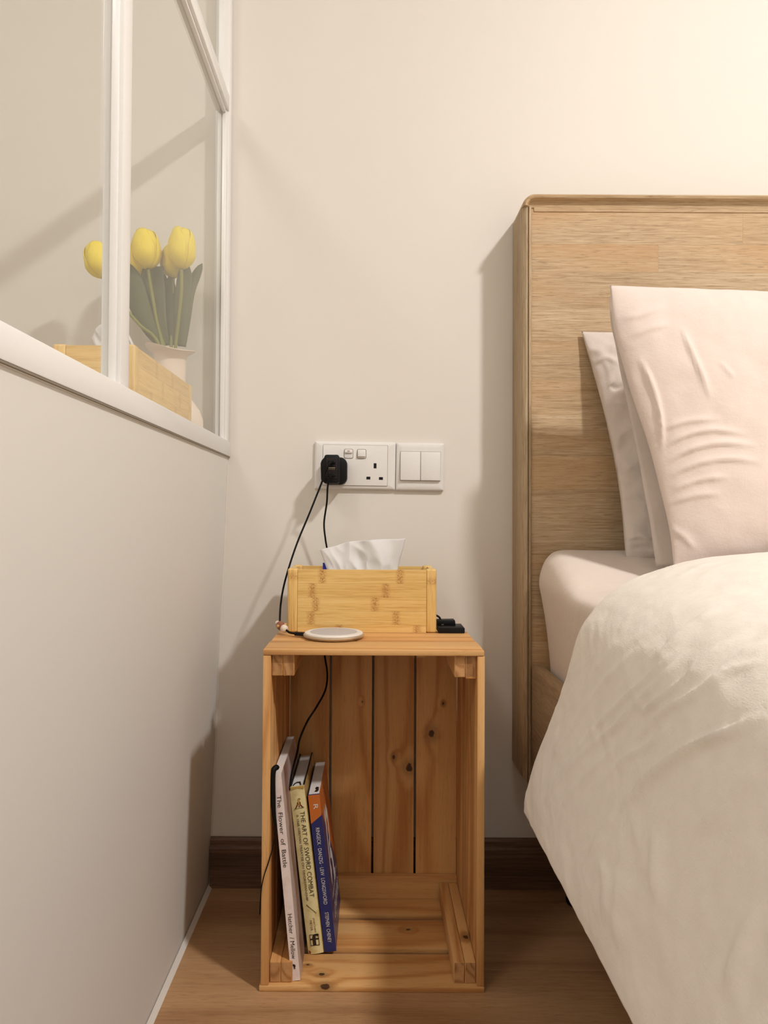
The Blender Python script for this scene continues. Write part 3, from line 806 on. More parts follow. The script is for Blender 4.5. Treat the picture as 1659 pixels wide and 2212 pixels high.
B2 = book('book', 'aged yellow hardback in a worn dust jacket, middle of the three books', (-.0912, 1.1215, tb+.0003), .1225, .0225, .158, .250,
          (M['black'], M['yellowspine'], M['black'], M['pages2']), hard=True, round_spine=.0022)
link_mesh('dust_jacket', G().box((.0226, -.0002, .0004), (.0231, .157, .2496)), M['yellowdark'], B2)
link_mesh('dust_jacket', G().box((-.0005, -.0002, .0004), (-.0001, .157, .2496)), M['yellowdark'], B2)
ysB2 = -.0024
def on_spine(b, name, outline, mat, y=ysB2):
    return link_mesh(name, G().prism(outline, y-.0001, y+.0006), mat, b, fix=True)
spine_text(B2, 'spine_title', 'THE ART OF SWORD COMBAT', .0118, .2125, .1280, .0070, M['ink_brown'], ysB2)
spine_text(B2, 'spine_subtitle', 'A 1568 GERMAN TREATISE ON SWORDMANSHIP', .0058, .2085, .1290, .0034, M['ink_brown'], ysB2)
spine_text(B2, 'spine_author', 'JOACHIM', .0122, .0535, .0212, .0032, M['ink_red'], ysB2)
spine_text(B2, 'spine_author', 'MEYER', .0076, .0500, .0152, .0032, M['ink_red'], ysB2)
# thin printed sword between title and author
on_spine(B2, 'spine_sword', [(.0058, .0742), (.0075, .0722), (.0190, .0600), (.0187, .0597), (.0068, .0718), (.0055, .0735)], M['ink_brown'])
# publisher's mark: a bordered square with a heavy letter f
fx0, fx1, fz0, fz1 = .0050, .0185, .0125, .0290
for q in ([(fx0, fz0), (fx1, fz0), (fx1, fz0+.0006), (fx0, fz0+.0006)], [(fx0, fz1-.0006), (fx1, fz1-.0006), (fx1, fz1), (fx0, fz1)],
          [(fx0, fz0), (fx0+.0006, fz0), (fx0+.0006, fz1), (fx0, fz1)], [(fx1-.0006, fz0), (fx1, fz0), (fx1, fz1), (fx1-.0006, fz1)]):
    on_spine(B2, 'mark_border', q, M['ink'])
on_spine(B2, 'mark_letter', [(.0086, fz0), (.0136, fz0), (.0136, .0212), (fx1, .0212), (fx1, .0230), (.0136, .0230), (.0137, .0258), (.0146, .0272), (.0158, .0262), (.0176, .0262), (.0180, .0282), (.0160, .0294),
                              (.0125, .0294), (.0098, .0282), (.0087, .0256), (.0086, .0230), (fx0, .0230), (fx0, .0212), (.0086, .0212)], M['ink'])
# small printed figure of a seated fencer on a green ground line
fig = [([(.0040, .2175), (.0190, .2187), (.0190, .2180), (.0040, .2167)], 'ink_green'),
       ([(.0046, .2176), (.0072, .2210), (.0086, .2238), (.0100, .2230), (.0092, .2205), (.0068, .2180)], 'ink_red'),
       ([(.0178, .2186), (.0158, .2212), (.0140, .2236), (.0128, .2228), (.0140, .2205), (.0166, .2182)], 'ink_red'),
       ([(.0088, .2226), (.0142, .2228), (.0148, .2262), (.0132, .2284), (.0104, .2284), (.0088, .2262)], 'ink_gold'),
       ([(.0094, .2238), (.0106, .2230), (.0104, .2270), (.0092, .2264)], 'ink_red'),
       ([(.0128, .2234), (.0140, .2238), (.0142, .2262), (.0130, .2272)], 'ink_red'),
       ([(.0104, .2284), (.0134, .2284), (.0138, .2308), (.0120, .2322), (.0102, .2308)], 'ink_gold'),
       ([(.0100, .2300), (.0112, .2324), (.0142, .2322), (.0146, .2304), (.0130, .2318), (.0114, .2316)], 'ink_red'),
       ([(.0108, .2190), (.0126, .2190), (.0122, .2228), (.0112, .2228)], 'ink_red')]
for q, mt in fig: on_spine(B2, 'printed_figure', q, M[mt])
on_spine(B2, 'foil_band', [(.0005, .2468), (.0220, .2468), (.0220, .2500), (.0005, .2500)], M['ink_gold'], -.0023)
on_spine(B2, 'worn_corner', [(.0008, .0010), (.0060, .0006), (.0040, .0034), (.0012, .0060)], M['ink_red'], -.0010)

B3 = book('book', 'blue and orange paperback, rightmost of the three books', (-.0675, 1.1260, tb+.0003), .113, .0176, .150, .236,
          (M['navycover'], M['navy'], M['navy'], M['pages']))
on_spine(B3, 'orange_band', [(.0, .2355), (.0, .1925), (.0176, .2045), (.0176, .2355)][::-1], M['orange'], -.0002)
spine_text(B3, 'spine_title', 'RINGECK · DANZIG · LEW  LONGSWORD', .0064, .1860, .1150, .0056, M['inkwhite'], -.0006)
spine_text(B3, 'spine_author', 'STEPHEN  CHENEY', .0066, .0590, .0450, .0054, M['inkwhite'], -.0006)
# white stylised letter on the orange band
lt = text_geo('R', (.0066, -.0006, .2215), (0, 0, -1), (1, 0, 0), .0075, .0068); link_mesh('band_letter', lt, M['inkwhite'], B3)
# dark marks on the page tops
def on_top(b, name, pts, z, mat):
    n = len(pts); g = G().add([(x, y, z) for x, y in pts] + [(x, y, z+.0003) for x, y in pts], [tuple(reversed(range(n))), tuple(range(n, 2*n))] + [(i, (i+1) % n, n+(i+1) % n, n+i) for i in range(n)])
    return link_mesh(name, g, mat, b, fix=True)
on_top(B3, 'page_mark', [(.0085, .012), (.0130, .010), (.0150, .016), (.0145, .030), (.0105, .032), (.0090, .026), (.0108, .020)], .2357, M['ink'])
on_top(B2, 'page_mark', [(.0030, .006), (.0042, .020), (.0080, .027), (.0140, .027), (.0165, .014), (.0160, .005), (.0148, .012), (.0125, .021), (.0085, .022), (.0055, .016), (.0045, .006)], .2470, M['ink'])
# lettering on the front cover
for body, yo, zo, ln, ht in (('Pol', .030, .152, .062, .060),):
    pass
cx = .0176 + .0002
def on_cover(name, pts, mat):
    g = G(); n = len(pts)
    g.add([(cx, y, z) for y, z in pts] + [(cx+.0001, y, z) for y, z in pts], [tuple(range(n)), tuple(reversed(range(n, 2*n)))] + [((i+1) % n, i, n+i, n+(i+1) % n) for i in range(n)])
    return link_mesh(name, g, mat, B3, fix=True)
# heavy gothic strokes of the big initial
on_cover('cover_initial', [(.034, .190), (.042, .200), (.046, .186), (.050, .180), (.047, .110), (.056, .096), (.044, .076), (.038, .096), (.040, .172)], M['inkwhite'])
on_cover('cover_initial', [(.052, .186), (.066, .196), (.082, .180), (.086, .150), (.076, .128), (.062, .122), (.058, .134), (.070, .140), (.074, .160), (.068, .176), (.056, .172)], M['inkwhite'])
on_cover('cover_initial', [(.060, .128), (.080, .120), (.092, .104), (.098, .080), (.108, .074), (.096, .060), (.086, .066), (.082, .094), (.072, .108), (.058, .112)], M['inkwhite'])
on_cover('cover_arc', [(.070, .226), (.100, .200), (.120, .160), (.122, .120), (.118, .120), (.115, .158), (.097, .195), (.068, .221)], M['orange'])
link_mesh('cover_title', text_geo('Ringeck Danzig Lew', (cx+.0002, .030, .058), (0, 1, 0), (0, 0, 1), .108, .013), M['inkwhite'], B3)
link_mesh('cover_title', text_geo('LONGSWORD', (cx+.0002, .034, .030), (0, 1, 0), (0, 0, 1), .100, .020), M['inkwhite'], B3)

# black cord looped over the pink book and out past the crate's front edge
cp = [pt(601, 1662, 1.062), pt(596, 1658, 1.059), pt(590, 1668, 1.0555), pt(589, 1700, 1.0535), pt(592, 1760, 1.0525), pt(596, 1790, 1.0515), pt(590, 1825, 1.0475),
      pt(581, 1860, 1.0440), pt(570, 1893, 1.0425), pt(564, 1925, 1.044), pt(561, 1975, 1.06)]
g = G().tube(catmull(cp, 8), lambda t: .0034*sm(0, .05, t) + .0006 if t < .30 else .0008 + .0032*sm(.52, .30, t), 8)
tag(link_mesh('cord', g, M['blacksoft'], smooth=2), 'thin black cord looped over the pink book and past the crate edge', 'cord')

# ------------------------------------------------------------------ tissue boxes
def tissue_box(label, loc, W, D, H, axis, marks, group='bamboo tissue boxes', ms=1.0):
    """long side along X (axis X) or Y; local origin at the base centre"""
    b = thing('tissue_box', label, 'tissue box', loc, (0, 0, 0 if axis == 'X' else math.pi/2), group)
    pw, th = .0165, .009
    hs = [.0225, .0225, .0222, .0215]; hs.append(H - sum(hs) - .0)
    for side in (-1, 1):
        z = H - .0016
        for i, hh in enumerate(hs):
            z0 = max(z - hh, .0)
            y0 = side*(D/2 - .0008); y1 = side*(D/2 - th)
            o = link_mesh('bamboo_strip', G().box((-W/2+pw, min(y0, y1), z0+.00006), (W/2-pw, max(y0, y1), z-.00006)), M['bambooX'], b)
            mk = marks[i] if side < 0 else (random.uniform(.1, .45), random.uniform(.55, .9))
            o.color = (mk[0], mk[1], ms, 1); z = z0
    for side in (-1, 1):
        z = H - .0016
        for i, hh in enumerate(hs):
            z0 = max(z - hh, 0)
            x0 = side*(W/2 - .0008); x1 = side*(W/2 - th)
            o = link_mesh('bamboo_strip', G().box((min(x0, x1), -D/2+pw, z0+.00006), (max(x0, x1), D/2-pw, z-.00006)), M['bambooY'], b)
            o.color = (random.uniform(.35, .65), 1.5, .5*ms, 1); z = z0
    for sx in (-1, 1):
        for sy in (-1, 1):
            xa, xb = sorted((sx*W/2, sx*(W/2-pw))); ya, yb = sorted((sy*D/2, sy*(D/2-pw)))
            o = link_mesh('corner_post', G().box((xa, ya, 0), (xb, yb, H)), M['bambooZ'], b, bevel=.003, seg=3)
            o.color = (random.uniform(.3, .9), 1.6, .7*ms, 1)
    link_mesh('base', G().box((-W/2+th, -D/2+th, .001), (W/2-th, D/2-th, .006)), M['bambooX'], b)
    return b
TW, TD, TH = .2415, .100, .1028
fx = lambda px: (px - 783) * .00075 / .24 + .5        # where the dark nodes sit along the front
marks = [(fx(697), fx(865)), (fx(675), fx(834)), (fx(683), fx(811)), (fx(673), fx(857)), (fx(733), fx(902))]
tissue_box('bamboo tissue box standing on the wooden crate', (-.0150, 1.2020+TD/2, CZ1+.0002), TW, TD, TH, 'X', marks)
L2 = .284
tissue_box('bamboo tissue box behind the glass screen beside the vase', (-.2862-.05, .889+L2/2, PT+.0002), L2, .100, .1005, 'Y', [(.3, .62), (.42, .8), (.2, .7), (.35, .55), (.5, .9)], ms=.45)

def tissue(name, label, bot, top, dY, seed, cat='tissue'):
    """crumpled sheet pulled out of a box: rows between a bottom and a top line of world points"""
    B = catmull(bot, 8); T = catmull(top, 8)
    def fn(u, v):
        i = u*(len(B)-1); k = min(int(i), len(B)-2); b = B[k].lerp(B[k+1], i-k)
        i = u*(len(T)-1); k = min(int(i), len(T)-2); t = T[k].lerp(T[k+1], i-k)
        p = b.lerp(t, v)
        q = Vector((u*2.6 + .5*v + seed, v*1.1 - .3*u, seed))
        a = abs(noise.noise(q)); b_ = abs(noise.noise(q*2.1 + Vector((3, 1, 7))))
        cr = 1.1 - 2.4*a + .55*(.5 - 1.6*b_)
        env = math.sin(math.pi*min(1, max(0, u)))**.5 * (.5 + .5*math.sin(math.pi*min(1, v*.85)))
        p = p + Vector((.001*noise.noise(q*2 + Vector((5, 1, 2))), -dY*cr*env, .001*noise.noise(q*3)))
        return p
    g = G(); g.grid(fn, 90, 40)
    o = link_mesh(name, g, M['tissue'], smooth=.6)
    s = o.modifiers.new('thickness', 'SOLIDIFY'); s.thickness = .0004
    return tag(o, label, cat, 'tissues')
bY = 1.247
tissue('tissue', 'white crumpled tissue poking out of the box on the crate',
       [Vector((-.0600, bY, .535)), Vector((-.040, bY+.006, .535)), Vector((0, bY-.004, .535)), Vector((.034, bY+.004, .535))],
       [pt(691, 1188, bY-.01), pt(722, 1180, bY-.004), pt(760, 1169, bY+.006), pt(800, 1166, bY+.002), pt(850, 1164, bY-.002), pt(876, 1163, bY+.004)], .013, 3.4)
# printed plastic of the tissue pack inside the box
g = G(); g.box((-.105, bY-.030, CZ1+.0065), (.070, bY+.032, .566))
tp = link_mesh('tissue_pack', g, M['padwhite'], bevel=.006, seg=3)
tag(tp, 'soft tissue pack with a blue edge inside the box on the crate', 'tissue pack')
link_mesh('blue_edge', G().prism([(-.0815, .5668), (-.069, .5668), (-.069, .5850), (-.0815, .5862)], bY-.004, bY-.0028), M['blue'], tp)

tissue('tissue', 'white tissue peeking from the box behind the glass',
       [Vector((-.372, 1.02, .852)), Vector((-.335, 1.02, .852)), Vector((-.30, 1.02, .852))],
       [pt(198, 730, 1.02), pt(214, 706, 1.02), pt(245, 698, 1.02), pt(275, 715, 1.02), pt(284, 742, 1.02)], .006, 8.1)

# ------------------------------------------------------------------ wireless charging pad, cables, small electronics on the crate
pc = Vector((-.0578, 1.1505, CZ1+.0003)); pR = .0475
pad = wthing('charging_pad', 'round white wireless charging pad with champagne rim on the crate', 'charging pad', pc)
link_mesh('rim', G().lathe([(pR-.006, 0), (pR-.002, .0012), (pR, .004), (pR-.0006, .0063), (pR-.002, .007)], pc, 56), M['silver'], pad, smooth=.8)
link_mesh('top_ring', G().lathe([(pR-.0022, .0068), (pR-.003, .0086), (pR-.0052, .0092), (pR-.011, .0094), (pR-.0115, .0090)], pc, 56), M['padwhite'], pad, smooth=.8)
link_mesh('fabric_disc', G().lathe([(pR-.0113, .0088), (pR-.0115, .0096), (pR-.012, .0097)], pc, 56), M['padgrey'], pad, smooth=.8)

# USB charger in the socket
def wx(px): return (px - 803) / 1190
def wz(py): return CAMZ + (1117 - py) / 1190
chg = wthing('usb_charger', 'black USB charger plugged into the left socket', 'charger', (-.068, 1.33, .745))
pl_y = WY - .0105
base = rrect(-.0885, .7205, -.0440, .7690, .0125, 6)
link_mesh('plug_body', G().prism(base, pl_y-.022, pl_y-.0003), M['black'], chg, bevel=.002)
front_ = [(-.0885, .7270), (-.0820, .7215), (-.0590, .7215), (-.0565, .7240), (-.0565, .7670), (-.0580, .7705), (-.0605, .7715), (-.0800, .7715), (-.0825, .7700), (-.0835, .7660), (-.0875, .7620), (-.0895, .7565)]
link_mesh('port_block', G().prism(front_, pl_y-.046, pl_y-.0222), M['black'], chg, bevel=.0018)
fy = pl_y - .0461
def frect(name, x0, z0, x1, z1, mat, d=.0004, par=chg): return link_mesh(name, G().box((x0, fy-d, z0), (x1, fy+.001, z1)), mat, par)
def fout(x0, z0, x1, z1, w=.0005):
    for a in ((x0, z0, x1, z0+w), (x0, z1-w, x1, z1), (x0, z0, x0+w, z1), (x1-w, z0, x1, z1)): frect('port_outline', *a, M['red'])
fout(-.0785, .7440, -.0615, .7645); fout(-.0785, .7310, -.0615, .7415)
for zc in (.7585, .7480, .7362):
    p_ = frect('usb_port', -.0765, zc-.0028, -.0635, zc+.0028, M['dark'], .0002)
frect('port_contact', -.0755, .7478, -.0640, .7490, M['metal'], .0008)
for i in range(4): frect('contact_pin', -.0752+.0030*i, .7455, -.0736+.0030*i, .7462, M['metal'], .0008)

def cable(name, label, pts, r=.0016, n=10):
    g = G().tube(catmull(pts, n), r, 10)
    return g
# cable A: upper port, over to the charging pad
cA = wthing('charging_cable', 'black cable running from the charger down to the charging pad', 'cable', (-.1435, 1.20, CZ1))
pA = [Vector((-.070, fy-.016, .7575)), Vector((-.074, fy-.024, .7520)), pt(694, 1045, 1.272), pt(668, 1110, 1.262), pt(640, 1178, 1.250), pt(617, 1250, 1.236), pt(607, 1300, 1.222), pt(604, 1346, 1.195)]
link_mesh('wire', cable('', '', pA), M['blacksoft'], cA, smooth=2)
g = G(); g.prism(rrect(-.0760, .7560, -.0640, .7612, .0012, 2), fy-.016, fy-.0005); link_mesh('usb_plug', g, M['black'], cA, bevel=.0008)
c0 = pt(603, 1349, 1.190); c1 = pt(614, 1358, 1.172); c2 = pt(626, 1366.5, 1.166)
g = G().tube([c0 + (c1-c0)*t for t in (-.1, .1, .35, .7, 1.0)], lambda t: .0040 + .0030*math.sin(math.pi*min(1, t*1.1))**.8, 14)
ch = link_mesh('cable_protector', g, M['charm_brown'], cA, smooth=1.2)
for dx, dz in ((-.0060, .0015), (.0058, .0040)):
    link_mesh('protector_nub', G().lathe([(.0004, -.0026), (.0020, -.0018), (.0026, 0), (.0020, .0018), (.0004, .0026)], c0.lerp(c1, .55) + Vector((dx, -.004, dz)), 12), M['charm_tan'], ch, smooth=1.5)
link_mesh('protector_collar', G().tube([c1 + (c2-c1)*t for t in (-.35, -.2, .15, .38)], lambda t: .0048 + .0014*math.sin(math.pi*t), 14), M['charm_cream'], ch, smooth=1.2)
link_mesh('protector_cap', G().tube([c0 + (c1-c0)*t for t in (-.35, -.22, .05)], lambda t: .0042, 12), M['charm_cream'], ch, smooth=1.2)
c3 = pc + Vector((-pR-.013, .006, .0048)); c4 = pc + Vector((-pR+.004, .0015, .0045))
link_mesh('wire', G().tube(catmull([c1.lerp(c2, .3), c2, c3], 6), .0017, 10), M['blacksoft'], cA, smooth=2)
d = (c4 - c3).normalized(); s = d.cross(Vector((0, 0, 1))).normalized()
g = G().add([c3 + s*a*.0042 + Vector((0, 0, b*.0027)) for a, b in ((-1,-1),(1,-1),(1,1),(-1,1))] + [c4 + s*a*.0046 + Vector((0, 0, b*.0027)) for a, b in ((-1,-1),(1,-1),(1,1),(-1,1))],
            [(0,1,2,3), (7,6,5,4), (0,4,5,1), (1,5,6,2), (2,6,7,3), (3,7,4,0)])
link_mesh('pad_plug', g, M['black'], cA, bevel=.0008, fix=True)
# cable B: lower port, down behind the tissue box into the crate
cB = wthing('charging_cable', 'black cable running from the charger behind the tissue box into the crate', 'cable', (-.09, 1.28, .24))
pB = [Vector((-.0690, fy-.014, .7362)), Vector((-.0712, fy-.021, .7315)), pt(708, 1050, 1.279), pt(706, 1085, 1.292), pt(700, 1130, 1.306), pt(703, 1165, 1.312), pt(707, 1195, 1.3165),
      Vector((-.083, 1.3175, .57)), Vector((-.086, 1.3155, .50)), Vector((-.085, 1.301, .4690)), Vector((-.084, 1.272, .4660)), Vector((-.0815, 1.247, .4630)), pt(702, 1420, 1.235), pt(707, 1455, 1.232), pt(703, 1490, 1.225), pt(685, 1525, 1.21), pt(664, 1558, 1.20), pt(648, 1595, 1.19), pt(642, 1625, 1.18), pt(634, 1655, 1.16), pt(628, 1685, 1.135), pt(625, 1705, 1.118)]
link_mesh('wire', cable('', '', pB), M['blacksoft'], cB, smooth=2)
g = G(); g.prism(rrect(-.0750, .7337, -.0630, .7389, .0012, 2), fy-.014, fy-.0005); link_mesh('usb_plug', g, M['black'], cB, bevel=.0008)

# small black charging dock beside the tissue box
dk = wthing('charging_dock', 'small black charging dock beside the tissue box on the crate', 'dock', (.128, 1.215, CZ1))
g = G().prism(rrect(.1085, CZ1+.0003, .1512, CZ1+.0092, .0015, 3), 1.1985, 1.245)
link_mesh('dock_base', g, M['black'], dk, bevel=.0015)
g = G().prism([(.1090, CZ1+.0092), (.1395, CZ1+.0092), (.1385, CZ1+.0170), (.1375, CZ1+.0178), (.1090, CZ1+.0172)], 1.225, 1.2445)
link_mesh('dock_back', g, M['black'], dk, bevel=.001)
link_mesh('dock_cable', G().tube(catmull([Vector((.116, 1.236, CZ1+.016)), Vector((.1135, 1.240, CZ1+.0205)), Vector((.108, 1.262, CZ1+.0215)), Vector((.106, 1.296, CZ1+.016)), Vector((.098, 1.311, CZ1+.010)), Vector((.07, 1.314, CZ1+.008))], 8), .0017, 8), M['blacksoft'], dk, smooth=2)
for i in range(3):
    link_mesh('contact_pin', G().box((.1160+i*.0014, 1.2232, CZ1+.0098), (.1167+i*.0014, 1.2252, CZ1+.0112)), M['metal'], dk)

# ------------------------------------------------------------------ socket and light switch on the wall
def tilt(g, c, a):
    for i, p in enumerate(g.v):
        x, z = p.x - c[0], p.z - c[1]; g.v[i] = Vector((c[0] + x*math.cos(a) + z*math.sin(a), p.y, c[1] + z*math.cos(a) - x*math.sin(a)))
    return g
TL = .010
def plate(name, label, cat, x0, x1, z0, z1):
    c = ((x0+x1)/2, (z0+z1)/2); t = wthing(name, label, cat, (c[0], WY, c[1]))
    # dished outer frame
    lay = [(0, -.0002, .0015), (0, -.0052, .0015), (.0018, -.0074, .0020), (.0036, -.0082, .0020), (.0110, -.0090, .0015)]
    rings = [[(x, WY + y, z) for x, z in rrect(x0+i, z0+i*.8, x1-i, z1-i*.8, r_, 4)] for i, y, r_ in lay]
    n = len(rings[0]); g = G().add([p for r_ in rings for p in r_], [(k*n+i, k*n+(i+1) % n, (k+1)*n+(i+1) % n, (k+1)*n+i) for k in range(len(rings)-1) for i in range(n)] + [tuple(range((len(rings)-1)*n, len(rings)*n))])
    link_mesh('face_plate', tilt(g, c, TL), M['plastic'], t, fix=True, smooth=.5)
    return t, c
sx0, sx1, sz0, sz1 = wx(680), wx(853.5), wz(1057.5), wz(955)
s1, c1_ = plate('wall_socket', 'white double wall socket with the black charger in it', 'socket', sx0, sx1, sz0, sz1)
def sp(name, outline, y0, y1, mat, par, c, bv=.0006, fix=True): return link_mesh(name, tilt(G().prism(outline, WY-y1, WY-y0), c, TL), mat, par, bevel=bv, fix=fix)
sp('inner_seam', rrect(wx(697), wz(1050), wx(837), wz(962), .0016, 4), .0088, .0092, M['gap'], s1, c1_, 0)
sp('inner_plate', rrect(wx(697)+.0005, wz(1050)+.0005, wx(837)-.0005, wz(962)-.0005, .0014, 4), .0088, .0102, M['plastic'], s1, c1_)
for i, xc in enumerate((752.5, 780.5)):
    sp('switch_surround', rrect(wx(xc-10), wz(992), wx(xc+10), wz(971), .003, 4), .0102, .0104, M['gap'], s1, c1_, 0)
    rk = sp('rocker', rrect(wx(xc-9), wz(991), wx(xc+9), wz(972), .0026, 4), .0102, .0112, M['plastic'], s1, c1_)
    za, zb_ = (wz(980.5), wz(973)) if i == 0 else (wz(988), wz(973))
    hi = link_mesh('rocker_tip', tilt(G().add([(wx(xc-8), WY-.0112, za), (wx(xc+8), WY-.0112, za), (wx(xc+8), WY-.0112, zb_), (wx(xc-8), WY-.0112, zb_),
         (wx(xc-8), WY-(.0140 if i == 0 else .0150), za+.0008), (wx(xc+8), WY-(.0140 if i == 0 else .0150), za+.0008), (wx(xc+8), WY-.0135, zb_-.0006), (wx(xc-8), WY-.0135, zb_-.0006)],
         [(0,1,2,3), (7,6,5,4), (0,4,5,1), (1,5,6,2), (2,6,7,3), (3,7,4,0)]), c1_, TL), M['plastic'], rk, fix=True, bevel=.0004)
    if i == 0: sp('red_mark', [(wx(750), wz(976.4)), (wx(755), wz(976.4)), (wx(755), wz(975.2)), (wx(750), wz(975.2))], .0140, .0144, M['redmark'], s1, c1_, 0)
for x0, y0, x1, y1 in ((806.8, 1001, 812.8, 1012), (791.5, 1030, 800, 1036), (818.5, 1030.5, 827, 1036.5)):
    sp('socket_hole', [(wx(x0), wz(y1)), (wx(x1), wz(y1)), (wx(x1), wz(y0)), (wx(x0), wz(y0))], .0100, .0104, M['dark'], s1, c1_, 0)
s2, c2_ = plate('light_switch', 'white two-gang light switch beside the wall socket', 'switch', wx(855), wx(958), wz(1059.5), wz(957))
sp('recess', rrect(wx(863.5), wz(1039), wx(950.5), wz(975.5), .0012, 3), .0088, .0093, M['gap'], s2, c2_, 0)
for a, b in ((864.2, 906.8), (907.8, 950)):
    g = G().add([(wx(a), WY-.009, wz(1038.5)), (wx(b), WY-.009, wz(1038.5)), (wx(b), WY-.009, wz(976)), (wx(a), WY-.009, wz(976)),
                 (wx(a), WY-.0142, wz(1037.5)), (wx(b), WY-.0142, wz(1037.5)), (wx(b), WY-.0108, wz(976.5)), (wx(a), WY-.0108, wz(976.5))],
                [(0,1,2,3), (7,6,5,4), (0,4,5,1), (1,5,6,2), (2,6,7,3), (3,7,4,0)])
    link_mesh('rocker', tilt(g, c2_, TL), M['plastic'], s2, fix=True, bevel=.0006)

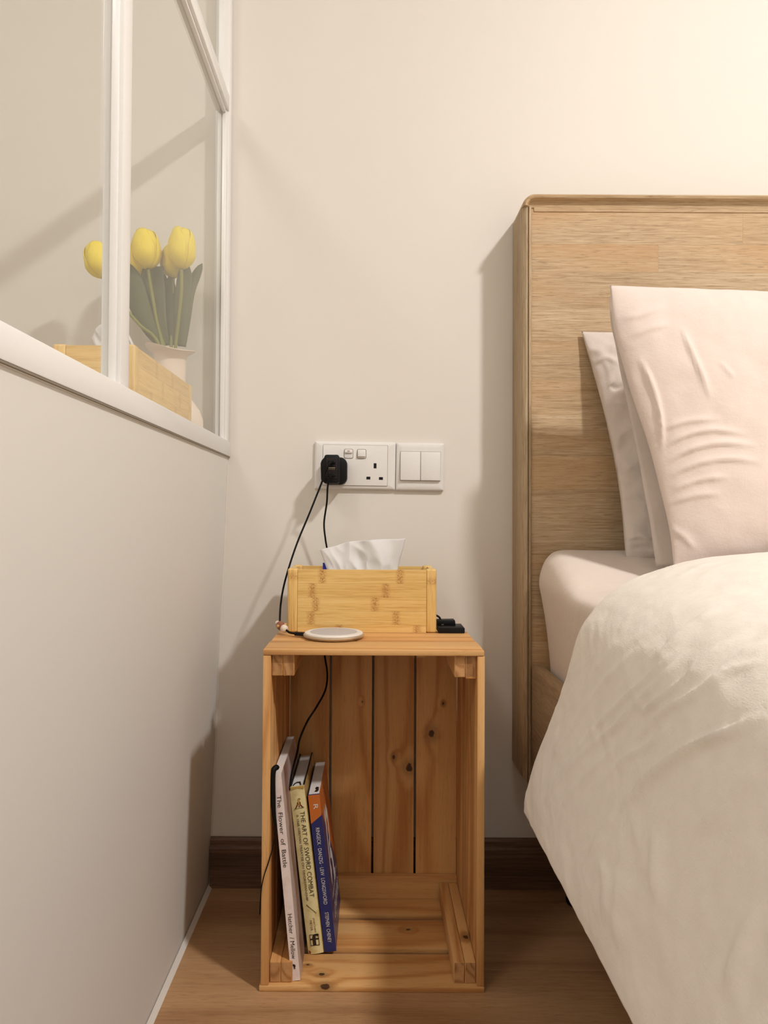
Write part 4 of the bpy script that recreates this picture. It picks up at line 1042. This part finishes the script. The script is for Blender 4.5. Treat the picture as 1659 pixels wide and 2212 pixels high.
# ------------------------------------------------------------------ vase and tulips behind the glass
VC = Vector((-.3455, 1.262, PT+.0003))
def wob(a, r_, z): return (.0045*math.sin(2*a + .6) - .0035*math.cos(a - .3)) * sm(.028, .041, r_) * sm(.15, .17, z)
vprof = [(.030, 0), (.044, .004), (.052, .018), (.056, .040), (.0555, .058), (.050, .074), (.040, .088), (.031, .098), (.0272, .108), (.0258, .125), (.0258, .155), (.0268, .166), (.0310, .1720), (.0415, .1755),
         (.0417, .1768), (.033, .1752), (.0245, .168), (.0235, .150), (.0230, .120), (.026, .100), (.020, .06), (.004, .05)]
g = G().lathe(vprof, VC, 48, wob)
tag(link_mesh('vase', g, M['vase'], smooth=1.2), 'matt cream vase with a flared rim behind the glass', 'vase')
mouth = VC + Vector((0, 0, .176))
def tulip(label, head_px, bot_px, Y, w, h, path_px, leaves, tilt_a=0.0, rot=0.0, openr=0.0):
    base = pt(*bot_px, Y); top = pt(*head_px, Y)
    t = wthing('tulip', label, 'tulip', VC + Vector((0, 0, .12)), 'yellow tulips in the vase')
    ax = (top - base).normalized()
    R = Vector((0, 0, 1)).rotation_difference(ax).to_matrix()
    fh = bpy.data.objects.new('flower_head', None); COL.objects.link(fh); fh.parent = t; fh.location = base - OFF[t.name]; OFF[fh.name] = base.copy()
    prof = [(0, .18), (.06, .45), (.16, .76), (.32, .98), (.5, 1.0), (.7, .93), (.86, .80), (.95, .66), (1.0, .52)]
    for k in range(6):
        inner = k % 2; a0 = rot + k*math.pi/3
        def petal(u, v):
            half = (.98 - .10*inner) * (1 - .45*max(0, v-.55)/.45 * abs(2*u-1)**2)
            a = a0 + (u - .5)*2*half
            vv = v*(1.0 - .13*abs(2*u-1)**2.5*(v > .3)*sm(.3, 1, v))
            rr = w/2 * spl1(prof, vv) * (1.0 - .09*inner + .03*math.cos((u-.5)*3.1))
            rr += .0006*math.sin(u*9 + v*14 + k) * v
            return base + R @ Vector((rr*math.cos(a), rr*math.sin(a), vv*h*(1 - .02*inner)))
        g = G(); g.grid(petal, 12, 14)
        o = link_mesh('petal', g, M['petal'], fh, smooth=3)
        s = o.modifiers.new('thickness', 'SOLIDIFY'); s.thickness = .0010; s.offset = 0
    P = [base] + [pt(x, y, Y + (mouth.y - Y)*f) for x, y, f in path_px] + [VC + Vector((.0, 0, .10))]
    link_mesh('stem', G().tube(catmull(P, 8), .0028, 8), M['stem'], t, smooth=2)
    for pts_, wid, dY, fold in leaves:
        C = [pt(x, y, Y + dY + (mouth.y - Y - dY)*(i/(len(pts_)-1))**1.0*-1 + (mouth.y - Y - dY)*(i/(len(pts_)-1))*2) if False else pt(x, y, (Y+dY)*(1 - i/(len(pts_)-1)) + mouth.y*(i/(len(pts_)-1))) for i, (x, y) in enumerate(pts_)]
        C = catmull(C, 8); n = len(C) - 1
        def lf(u, v):
            i = v*n; k = min(int(i), n-1); c = C[k].lerp(C[k+1], i-k); tg = (C[min(k+1, n)] - C[max(k-1, 0)]).normalized()
            sd = tg.cross(Vector((0, 1, 0))).normalized(); nn = sd.cross(tg)
            hw = spl1(wid, v) * Y/1600
            s_ = (2*u - 1)
            return c + sd*(s_*hw) + Vector((0, 1, 0))*(fold*abs(s_)**1.5*hw) + Vector((0, .002*math.sin(v*7), 0))
        g = G(); g.grid(lf, 8, 40)
        o = link_mesh('leaf', g, M['leaf'], t, smooth=3)
        s = o.modifiers.new('thickness', 'SOLIDIFY'); s.thickness = .0009; s.offset = 0
    return t
wl = [(0, 1.0), (.08, 9), (.25, 20), (.45, 24), (.7, 18), (1, 8)]
ws = [(0, .8), (.1, 6), (.3, 13), (.55, 15), (1, 8)]
tulip('yellow tulip in the vase, tallest, beside the glass post', (311, 497), (320, 581), 1.246, .0475, .0655, [(326, 620, .15), (338, 690, .5), (350, 742, .9)],
      [([(334, 575), (331, 610), (337, 660), (347, 705), (355, 745)], [(0, 21), (.15, 25), (.4, 25), (.7, 17), (1, 10)], .010, -.3)], rot=.5)
tulip('yellow tulip in the vase, rightmost, beside the window edge', (393, 493), (392, 581), 1.240, .0445, .068, [(392, 630, .2), (386, 690, .5), (380, 742, .9)],
      [([(400, 572), (395, 620), (390, 680), (384, 745)], [(0, 9), (.15, 16), (.4, 17), (.7, 15), (1, 10)], .008, .3),
       ([(437, 569), (424, 590), (408, 630), (399, 690), (392, 748)], [(0, .6), (.12, 7), (.4, 12), (.7, 13), (1, 9)], .016, .3)], rot=.15)
tulip('yellow tulip in the vase, leftmost, seen left of the glass post', (204, 528), (224, 600), 1.232, .046, .059, [(250, 640, .25), (300, 700, .6), (342, 742, .9)],
      [([(262, 560), (282, 605), (305, 665), (330, 715), (352, 748)], [(0, 2), (.12, 17), (.35, 25), (.65, 21), (1, 9)], .008, .25)], rot=.9)
tulip('yellow tulip in the vase, lower, half hidden behind the tallest one', (287, 527), (305, 606), 1.272, .046, .060, [(318, 650, .3), (340, 710, .6), (354, 745, .9)],
      [([(352, 585), (355, 630), (360, 690), (364, 745)], ws, .012, .3)], rot=.2)
tulip('yellow tulip in the vase, lower, half hidden behind the rightmost one', (374, 530), (374, 600), 1.276, .042, .056, [(374, 650, .3), (372, 710, .6), (370, 745, .9)],
      [([(368, 588), (366, 630), (370, 690), (372, 745)], ws, -.004, .3)], rot=.7)
